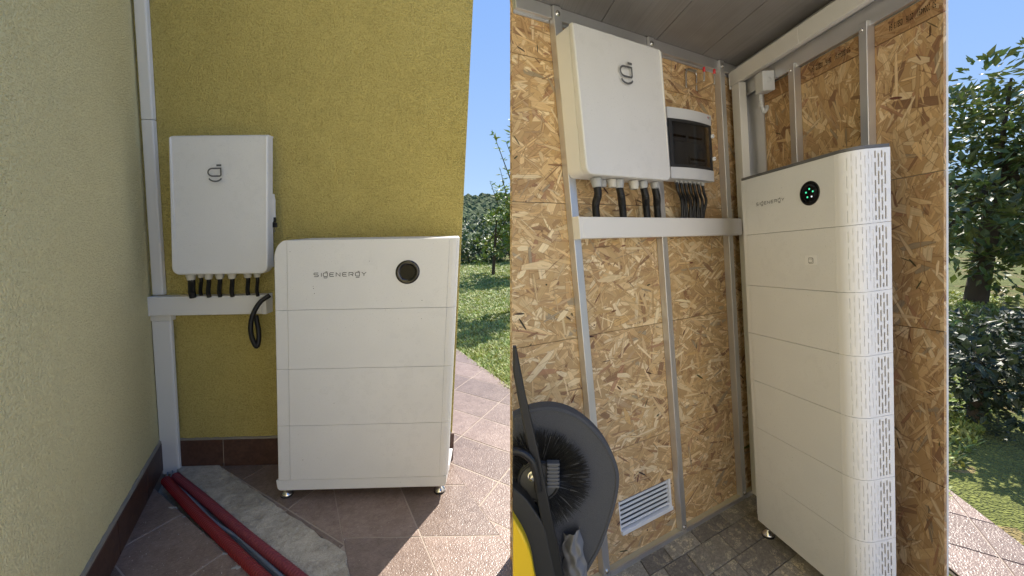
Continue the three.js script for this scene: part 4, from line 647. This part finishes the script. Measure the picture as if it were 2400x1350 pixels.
// ------------------------------------------------------------------ the push sweeper parked in the shed
{
  const dS = 1.26, S = new Frame(EYE.clone().addScaledVector(ray(1200, 1150), dS), dirC(1, 0, 0), dirC(0.0, 0.985, 0.12)), at = (x, y, n = 0) => S.px(x, y, n);
  const P3 = (x, y, n) => { const p = S.px(x, y, n); return [p[0], p[1], n]; };
  const sw = thing(S, 'floor_sweeper', [0.1, at(1300, 1500)[1], 0], 'yellow and black push sweeper with a large grey shell and black side brush', 'sweeper');
  M.shellGrey = new THREE.MeshStandardMaterial({ roughness: 0.8, map: dataTex(N1, (i) => { const t = 0.6 * nE[i] + 0.4 * nB[i]; return mixc([0.23, 0.235, 0.25], [0.36, 0.365, 0.385], t); }, 0.16, true), bumpMap: dataTex(N1, (i) => nB[i], 0.25), bumpScale: 0.0012 });
  const curve = new THREE.CatmullRomCurve3([[1202, 978], [1240, 961], [1293, 954], [1345, 968], [1395, 1005], [1432, 1055], [1452, 1112], [1448, 1168], [1432, 1225], [1408, 1290], [1380, 1340], [1350, 1395], [1330, 1480], [1202, 1480]].map(([x, y]) => V3(...at(x, y), 0)), false, 'centripetal');
  const pts = curve.getPoints(80).map((p) => [Math.max(p.x, 0.0012), p.y]);
  part(sw, 'shell', slabOf(pts, -0.05, 0, 0.007), M.shellGrey, { label: 'dark grey textured shell' });
  const c = at(1262, 1128, 0.03);
  // hub and bristles of the side brush
  const hubP = lathe([[0, 0.052], [0.018, 0.050], [0.024, 0.040], [0.050, 0.036], [0.060, 0.028], [0.066, 0.012], [0.066, 0.001]], 'n', [c[0], c[1], 0.0], 40);
  { const p = hubP.attributes.position; for (let i = 0; i < p.count; i++) if (p.getX(i) < 0.001) p.setX(i, 0.001); }
  const hub = part(sw, 'brush_hub', hubP, new THREE.MeshStandardMaterial({ color: lin(0.075, 0.075, 0.074), roughness: 0.6 }));
  const kb = at(1296, 1115, 0.05); const ks = []; for (let k = 0; k < 7; k++) ks.push(box(kb[0] - 0.018, kb[0] + 0.018, kb[1] + 0.032 - k * 0.011, kb[1] + 0.040 - k * 0.011, 0.034, 0.058, 0.003)); ks.push(box(kb[0] - 0.015, kb[0] + 0.015, kb[1] - 0.036, kb[1] + 0.038, 0.030, 0.055, 0.005));
  part(hub, 'ribbed_knob', ks, new THREE.MeshStandardMaterial({ color: lin(0.09, 0.092, 0.098), roughness: 0.5 }));
  const pos = [], col = [];
  for (let i = 0; i < 2600; i++) {
    const a = rr(0, Math.PI * 2), r0 = 0.052, r1 = rr(0.110, 0.154), da = rr(-0.10, 0.10), n0 = rr(0.004, 0.026), n1 = rr(0.008, 0.036), w = 0.0012;
    const A = [c[0] + Math.cos(a) * r0, c[1] + Math.sin(a) * r0, n0]; let B = [c[0] + Math.cos(a + da) * r1, c[1] + Math.sin(a + da) * r1, n1];
    if (A[0] < 0.002) continue; if (B[0] < 0.002) { const t = (A[0] - 0.002) / (A[0] - B[0]); B = A.map((v, k) => v + (B[k] - v) * t); }
    const px = -Math.sin(a) * w, py = Math.cos(a) * w, g = rnd() < 0.06 ? rr(0.08, 0.16) : rr(0.004, 0.014);
    for (const [q, s, z] of [[A, -1, 0], [A, 1, 0], [B, 0.5, 0], [A, -1, 0], [B, 0.5, 0], [B, -0.5, 0], [A, 1, 0], [A, 0, w * 1.6], [B, 0, w], [A, -1, 0], [B, 0, w], [A, 0, w * 1.6]]) { pos.push(q[0] + px * s, q[1] + py * s, q[2] + z); col.push(g, g, g * 1.02); }
  }
  const bg = new THREE.BufferGeometry(); bg.setAttribute('position', new THREE.Float32BufferAttribute(pos, 3)); bg.setAttribute('color', new THREE.Float32BufferAttribute(col, 3)); bg.computeVertexNormals();
  part(sw, 'brush_bristles', bg, new THREE.MeshStandardMaterial({ vertexColors: true, roughness: 0.6 })).userData.kind = 'stuff';
  { const hr = new THREE.TorusGeometry(0.0575, 0.004, 8, 60), p = hr.attributes.position; for (let i = 0; i < p.count; i++) if (p.getX(i) + c[0] < 0.001) p.setX(i, 0.001 - c[0]); hr.translate(c[0], c[1], 0.034); part(hub, 'hub_ring', hr, M.blackMatt); }
  { const b = at(1250, 1120, 0.09); part(sw, 'axle_bolt', lathe([[0, 0.012], [0.007, 0.011], [0.010, 0.007], [0.010, 0.002], [0.015, 0.0015], [0.015, 0]], 'n', [b[0], b[1], 0.0815], 16), M.chrome); }
  { const q = pts.filter((p) => p[0] > 0.02 && p[1] > at(1300, 1430)[1]).map((p) => [c[0] + (p[0] - c[0]) * 0.955, c[1] + (p[1] - c[1]) * 0.955, 0.0005]); part(sw, 'shell_bead', tube(q, 0.0022, 90, 6), M.shellGrey); }
  // black handle bar and its bow
  const bar = [[1202, 812], [1210, 812], [1232, 925], [1262, 1055], [1284, 1160], [1312, 1300], [1340, 1440], [1300, 1440], [1284, 1300], [1262, 1190], [1240, 1070], [1214, 935], [1202, 870]].map(([x, y]) => at(x, y, 0.075));
  part(sw, 'handle_bar', slabOf(bar, 0.058, 0.082, 0.005), M.black);
  part(sw, 'handle_bow', tube([P3(1203, 1058, 0.09), P3(1222, 1060, 0.092), P3(1245, 1078, 0.092), P3(1256, 1110, 0.09), P3(1262, 1150, 0.085)], 0.0105, 30, 12), M.black);
  // yellow body with black frame
  const ybody = roundQuad([at(1201.5, 1480, 0.1), at(1278, 1480, 0.1), at(1240, 1268, 0.1), at(1201.5, 1205, 0.1)], [0, 0, 0.05, 0.0], 10);
  M.yellow = new THREE.MeshPhysicalMaterial({ color: lin(0.78, 0.52, 0.012), roughness: 0.35, clearcoat: 0.3 });
  part(sw, 'yellow_hood', slabOf(ybody, 0.07, 0.115, 0.006), M.yellow);
  const fr = roundQuad([at(1201.5, 1480, 0.08), at(1330, 1480, 0.08), at(1276, 1230, 0.08), at(1232, 1165, 0.08), at(1201.5, 1140, 0.08)], [0, 0, 0.03, 0.02, 0], 6);
  part(sw, 'black_frame', slabOf(fr, 0.036, 0.084, 0.004), M.blackMatt);
  // grey dust bag, creased
  const cl = [], nx = 22, ny = 26, q00 = at(1322, 1262, 0.04), q10 = at(1362, 1246, 0.04), q01 = at(1325, 1420, 0.04), q11 = at(1392, 1420, 0.04), G = [];
  for (let j = 0; j <= ny; j++) for (let i = 0; i <= nx; i++) { const a = i / nx, b = j / ny, u = (q00[0] * (1 - a) + q10[0] * a) * (1 - b) + (q01[0] * (1 - a) + q11[0] * a) * b, v = (q00[1] * (1 - a) + q10[1] * a) * (1 - b) + (q01[1] * (1 - a) + q11[1] * a) * b; G.push([u + 0.003 * Math.sin(b * 21 + a * 3), v, 0.012 + 0.028 * Math.sin(Math.PI * a) + 0.005 * Math.sin(a * 15 + Math.sin(b * 8) * 2.5) + 0.004 * Math.sin(b * 24 + a * 9)]); }
  for (let j = 0; j < ny; j++) for (let i = 0; i < nx; i++) { const k = j * (nx + 1) + i; cl.push(k, k + nx + 1, k + 1, k + 1, k + nx + 1, k + nx + 2); }
  const cg = new THREE.BufferGeometry(); cg.setAttribute('position', new THREE.Float32BufferAttribute(G.flat(), 3)); cg.setIndex(cl); cg.computeVertexNormals();
  part(sw, 'dust_bag', cg, new THREE.MeshStandardMaterial({ color: lin(0.17, 0.17, 0.175), roughness: 0.75, side: THREE.DoubleSide }));
}
// ------------------------------------------------------------------ garden: grass, shrubs, trees, the wood on the hill
M.leaf = new THREE.MeshPhysicalMaterial({ vertexColors: true, roughness: 0.55, transmission: 0.42, thickness: 0, side: THREE.DoubleSide });
M.bark = new THREE.MeshStandardMaterial({ color: lin(0.10, 0.075, 0.05), roughness: 1, bumpMap: dataTex(N1, (i) => nA[i], 0.3), bumpScale: 0.01 });
function leavesAt(spots, size, tone) {                 // folded leaf blades, one at each spot
  const pos = [], col = [];
  for (const [p, dir] of spots) {
    const s = size * (0.45 + 0.95 * Math.pow(rnd(), 1.4)), d = dir.clone().add(V3(rr(-0.7, 0.7), rr(-0.6, 0.5), rr(-0.7, 0.7))).normalize(), sd = d.clone().cross(V3(rr(-0.5, 0.5), 1, rr(-0.5, 0.5))).normalize(), nn = sd.clone().cross(d).normalize();
    const A = p, T = p.clone().addScaledVector(d, s), Mi = p.clone().addScaledVector(d, s * 0.5).addScaledVector(nn, -s * 0.07), Lf = p.clone().addScaledVector(d, s * 0.42).addScaledVector(sd, s * 0.30).addScaledVector(nn, s * 0.06), Rt = p.clone().addScaledVector(d, s * 0.42).addScaledVector(sd, -s * 0.30).addScaledVector(nn, s * 0.06);
    const k = rr(0.6, 1.35), y = rr(0, 1); const c = [tone[0] * k * (0.85 + 0.5 * y), tone[1] * k, tone[2] * k * (0.8 + 0.3 * y)];
    for (const q of [A, Lf, Mi, Lf, T, Mi, A, Mi, Rt, Rt, Mi, T]) { pos.push(q.x, q.y, q.z); col.push(...c); }
  }
  const g = new THREE.BufferGeometry(); g.setAttribute('position', new THREE.Float32BufferAttribute(pos, 3)); g.setAttribute('color', new THREE.Float32BufferAttribute(col, 3)); g.computeVertexNormals(); return g;
}
const unit = () => { let v; do v = V3(rr(-1, 1), rr(-1, 1), rr(-1, 1)); while (v.lengthSq() > 1 || v.lengthSq() < 0.01); return v; };
function tree(name, x, z, h, trunkR, clumps, n, leaf, tone, label, category, group, shoots = []) {
  const t = thing(null, name, [x, -0.035, z], label, category, group), base = V3(x, -0.04, z), limbs = [];
  const top = V3(x + rr(-0.1, 0.1), h * 0.55, z); const seg = (a, b, r0, r1) => { const d = b.clone().sub(a), g = new THREE.CylinderGeometry(r1, r0, d.length(), 8); g.translate(0, d.length() / 2, 0); g.applyQuaternion(new THREE.Quaternion().setFromUnitVectors(V3(0, 1, 0), d.normalize())); g.translate(a.x, a.y, a.z); return g; };
  const fork = base.clone().lerp(top, 0.5); limbs.push(seg(base, fork, trunkR, trunkR * 0.8), seg(fork, top, trunkR * 0.8, trunkR * 0.35));
  const spots = []; let vol = 0; for (const c of clumps) vol += c[3] * c[3] * c[3];
  for (const [cx, cy, cz, r] of clumps) {
    const C = V3(x + cx, cy, z + cz); limbs.push(seg(fork.clone().lerp(top, rr(0, 1)), C, trunkR * 0.4, trunkR * 0.1));
    const m = Math.round(n * r * r * r / vol), subs = []; for (let k = 0; k < Math.max(4, m / 60); k++) { const u = unit(); subs.push([u.clone().normalize().multiplyScalar(r * Math.pow(rnd(), 0.4)), r * rr(0.22, 0.42)]); }
    for (let k = 0; k < m; k++) { const sb = subs[Math.floor(rnd() * subs.length)], u = unit(), p = C.clone().add(sb[0]).addScaledVector(u, sb[1]); spots.push([p, u.normalize()]); }
  }
  for (const [a, b, m] of shoots) { limbs.push(seg(a, b, 0.012, 0.003)); for (let k = 0; k < m; k++) { const q = a.clone().lerp(b, rr(0.05, 1)); spots.push([q, V3(rr(-1, 1), 0.3, rr(-1, 1))]); } }
  part(t, 'trunk', limbs, M.bark); part(t, 'crown', leavesAt(spots, leaf, tone), M.leaf); return t;
}
const farAt = (px, d) => { const r = flat(ray(px, 480)); return [r.x * d, r.z * d]; };
const atDepth = (px, py, d) => { const r = ray(px, py); return EYE.clone().addScaledVector(r, d / Math.hypot(r.x, r.z)); };
{
  const [tx, tz] = farAt(1152, 8.3), sh = (a, b, m) => [atDepth(...a, 8.2), atDepth(...b, 8.2), m];
  const cl = [[1180, 510, 0.34], [1215, 470, 0.4], [1150, 560, 0.27], [1190, 580, 0.34], [1245, 540, 0.5], [1122, 592, 0.2]].map(([px, py, r]) => { const p = atDepth(px, py, 8.3 + rr(-0.3, 0.3)); return [p.x - tx, p.y, p.z - tz, r]; });
  tree('fruit_tree', tx, tz, 1.9, 0.035, cl, 2500, 0.095, [0.21, 0.31, 0.055], 'young fruit tree with upright leafy shoots beyond the patio corner', 'tree', 'garden trees', [sh([1200, 430], [1153, 304], 34), sh([1190, 470], [1172, 395], 18), sh([1205, 400], [1197, 275], 14), sh([1175, 500], [1148, 424], 22), sh([1205, 380], [1185, 330], 12)]);
  const [sx, sz] = farAt(1310, 6.7);
  tree('shade_tree', sx, sz, 3.0, 0.06, [[0, 2.5, 0, 0.42], [-0.55, 2.2, 0.1, 0.26], [0.4, 2.2, -0.3, 0.36], [-0.2, 1.9, 0.5, 0.2]], 1000, 0.12, [0.12, 0.2, 0.04], 'taller garden tree behind the shed boards, shading the lawn', 'tree', 'garden trees');
  for (const [px, d, r, h, lab] of [[1098, 10.2, 0.42, 0.55, 'dark bush at the lawn edge closest to the house corner'], [1150, 10.8, 0.55, 0.6, 'dark bush at the lawn edge behind the thin tree trunk'], [1196, 10.4, 0.5, 0.62, 'dark bush at the lawn edge beside the shed boards'], [1124, 11.2, 0.6, 0.75, 'dark bush set back between the other lawn edge bushes']]) {
    const [x, z] = farAt(px, d); tree('bush', x, z, 0.5, 0.03, [[0, h * 0.6, 0, r], [r * 0.8, h * 0.5, 0.1, r * 0.8], [-r * 0.7, h * 0.5, 0, r * 0.8]], 900, 0.10, [0.08, 0.14, 0.035], lab, 'bush', 'bushes at the lawn edge');
  }
  // seen past the open end of the shed
  const [bx, bz] = farAt(2330, 8.2); tree('broad_tree', bx, bz, 3.4, 0.12, [[0, 1.9, 0, 1.1], [-1.0, 1.6, 0.2, 0.9], [0.9, 1.7, 0, 1.0], [-0.2, 2.7, 0.1, 0.9], [0.9, 2.9, 0.2, 0.9], [-0.9, 0.9, 0.3, 0.7], [0.3, 0.9, 0.4, 0.9], [1.3, 0.9, 0.4, 0.8]], 8000, 0.13, [0.11, 0.16, 0.04], 'broad leafy tree standing past the open end of the shed', 'tree', 'garden trees');
  const [hx, hz] = farAt(2390, 3.7); tree('added_shade_shrub', hx, hz, 0.9, 0.04, [[0, 0.42, 0, 0.34], [-0.22, 0.3, 0.1, 0.25], [0.25, 0.4, 0, 0.3], [0, 0.2, 0.15, 0.25]], 3000, 0.055, [0.03, 0.055, 0.018], 'added low shrub coloured dark in place of lawn shade past the open shed end', 'shrub');  // made-up shrub, its dark leaf tone standing in for shade on the lawn
  // the wood on the far hill
  const ico = new THREE.IcosahedronGeometry(1, 2), ip = ico.attributes.position; { const mem = new Map(); for (let i = 0; i < ip.count; i++) { const key = [ip.getX(i), ip.getY(i), ip.getZ(i)].map((v) => v.toFixed(3)).join(); if (!mem.has(key)) mem.set(key, rr(0.72, 1.18)); const k = mem.get(key); ip.setXYZ(i, ip.getX(i) * k, ip.getY(i) * k, ip.getZ(i) * k); } ico.computeVertexNormals(); }
  const woods = [], spots = []; for (let i = 0; i < 2600; i++) { const right = i % 4 === 3, px = right ? rr(2190, 2440) : rr(1040, 1260), d = 52 + 78 * Math.sqrt(rnd()); spots.push([px, d]); }
  const im = new THREE.InstancedMesh(ico, new THREE.MeshStandardMaterial({ color: lin(1, 1, 1), roughness: 1 }), spots.length), m4 = new THREE.Matrix4(), cc = new THREE.Color(); im.name = 'far_wood';
  spots.forEach(([px, d], i) => { const [x, z] = farAt(px, d), a = Math.atan2(x, -z), y = (d < 50 ? -9 : -9.08 + 10.6 * Math.pow((d - 50) / 75, 1.15)) + 0.8 * Math.sin(a * 9 + d * 0.05), con = d < 95 && rnd() < 0.7, s = con ? rr(0.5, 0.9) : rr(0.9, 1.7); m4.compose(V3(x, y + s * 0.9, z), new THREE.Quaternion().setFromEuler(new THREE.Euler(rr(-0.3, 0.3), rr(0, 6), rr(-0.3, 0.3))), con ? V3(s * 0.7, s * 2.4, s * 0.7) : V3(s, s * rr(0.8, 1.2), s)); im.setMatrixAt(i, m4); const k = rr(0.75, 1.3); cc.setRGB((con ? 0.028 : 0.075) * k, (con ? 0.05 : 0.10) * k, (con ? 0.03 : 0.035) * k); im.setColorAt(i, cc); });
  void woods; im.castShadow = im.receiveShadow = true; tag(im, 'wooded hill far beyond the garden', 'woodland', null, 'stuff'); scene.add(im);
  // grass and clover
  const bl = []; for (let k = 0; k < 6; k++) { const a = rr(0, 6.28), l = rr(0.6, 1), w = 0.11, lean = rr(0.25, 0.9), dx = Math.cos(a), dz = Math.sin(a), o = [rr(-0.35, 0.35), 0, rr(-0.35, 0.35)]; const A = [o[0] - dz * w, 0, o[2] + dx * w], B = [o[0] + dz * w, 0, o[2] - dx * w], C = [o[0] + dx * lean * l * 0.5 + dz * w, l * 0.65, o[2] + dz * lean * l * 0.5 - dx * w], D = [o[0] + dx * lean * l * 0.5 - dz * w, l * 0.65, o[2] + dz * lean * l * 0.5 + dx * w], T = [o[0] + dx * lean * l, l, o[2] + dz * lean * l]; for (const q of [A, B, C, A, C, D, D, C, T]) bl.push(...q); }
  const gg = new THREE.BufferGeometry(); gg.setAttribute('position', new THREE.Float32BufferAttribute(bl, 3)); gg.computeVertexNormals();
  const spotsG = []; const onTile = (x, z) => (lawnE[1][0] - lawnE[0][0]) * (z - lawnE[0][1]) - (lawnE[1][1] - lawnE[0][1]) * (x - lawnE[0][0]) > 0.004;
  for (let i = 0; i < 30000; i++) { const right = i % 5 === 4, px = right ? rr(2200, 2410) : rr(1050, 1206), d = right ? 1.9 + 7 * Math.pow(rnd(), 1.6) : 2.85 + 7.6 * Math.pow(rnd(), 1.5), [x, z] = farAt(px, d); if (!right && onTile(x, z)) continue; if (right && x < 1.57) continue; if (right && (x - gp(2212, 1130)[0]) * 0.72 + (z - gp(2212, 1130)[1]) > 0.02) continue; const bare = Math.sin(x * 3.1 + 1) + Math.sin(z * 2.3) + 0.6 * Math.sin(z * 7.1 + x * 5); if (bare > 1.25 && rnd() < 0.85) continue; spotsG.push([x, z, d]); }
  const gi = new THREE.InstancedMesh(gg, new THREE.MeshPhysicalMaterial({ color: lin(1, 1, 1), roughness: 0.6, side: THREE.DoubleSide, transmission: 0.45, thickness: 0 }), spotsG.length); gi.name = 'grass';
  spotsG.forEach(([x, z, d], i) => { const s = rr(0.025, 0.06) * (1 + d * 0.03); m4.compose(V3(x, -0.037, z), new THREE.Quaternion().setFromEuler(new THREE.Euler(0, rr(0, 6.28), 0)), V3(s, s * rr(0.5, 1), s)); gi.setMatrixAt(i, m4); const k = rr(0.7, 1.3), y = rr(0, 1); cc.setRGB((0.27 + 0.14 * y) * k, 0.40 * k, 0.085 * k); gi.setColorAt(i, cc); });
  gi.castShadow = gi.receiveShadow = true; tag(gi, 'grass and clover growing on the lawn', 'grass', null, 'stuff'); scene.add(gi);
  // grit and crumbs of mortar on the patio tiles
  const cr = new THREE.TetrahedronGeometry(1), nG = 260, gr = new THREE.InstancedMesh(cr, new THREE.MeshStandardMaterial({ color: lin(1, 1, 1), roughness: 1 }), nG); gr.name = 'grit';
  for (let i = 0; i < nG; i++) { const px = i % 3 ? rr(300, 560) : rr(690, 1180), py = i % 3 ? rr(1215, 1348) : rr(1165, 1345), p = onFloor(px, py), s = rr(0.0006, 0.0022); m4.compose(V3(p.x, s * 0.4 + 0.0008, p.z), new THREE.Quaternion().setFromEuler(new THREE.Euler(rr(0, 6), rr(0, 6), rr(0, 6))), V3(s, s, s * rr(0.6, 2))); gr.setMatrixAt(i, m4); const k = rr(0.3, 0.7); cc.setRGB(k, k * 0.95, k * 0.86); gr.setColorAt(i, cc); }
  gr.castShadow = gr.receiveShadow = true; tag(gr, 'pale grit scattered over the brown patio tiles', 'grit', null, 'stuff'); scene.add(gr);
  // paving past the open end of the shed
  const pv = struct('garden_paving', [2, -0.03, -1.5]); const zD = cutAll([[1.58, -3], [4.5, -3], [4.5, -0.16], [1.58, -0.16]], [gp(2400, 1270), gp(2212, 1130)].reverse());
  part(pv, 'mortar_bed', prism(zD, -0.1, -0.018), M.grout); gridTiles(zD, along(-32.2, 0.39), along(64, 0.235), gp(2212, 1130), 0.003).forEach((P, i) => part(pv, 'floor_tile', prism(P, -0.025, -0.014 + rr(-0.0006, 0.0006), 0.0018), M.tiles[i % 3]));
}
renderer.render(scene, camera);
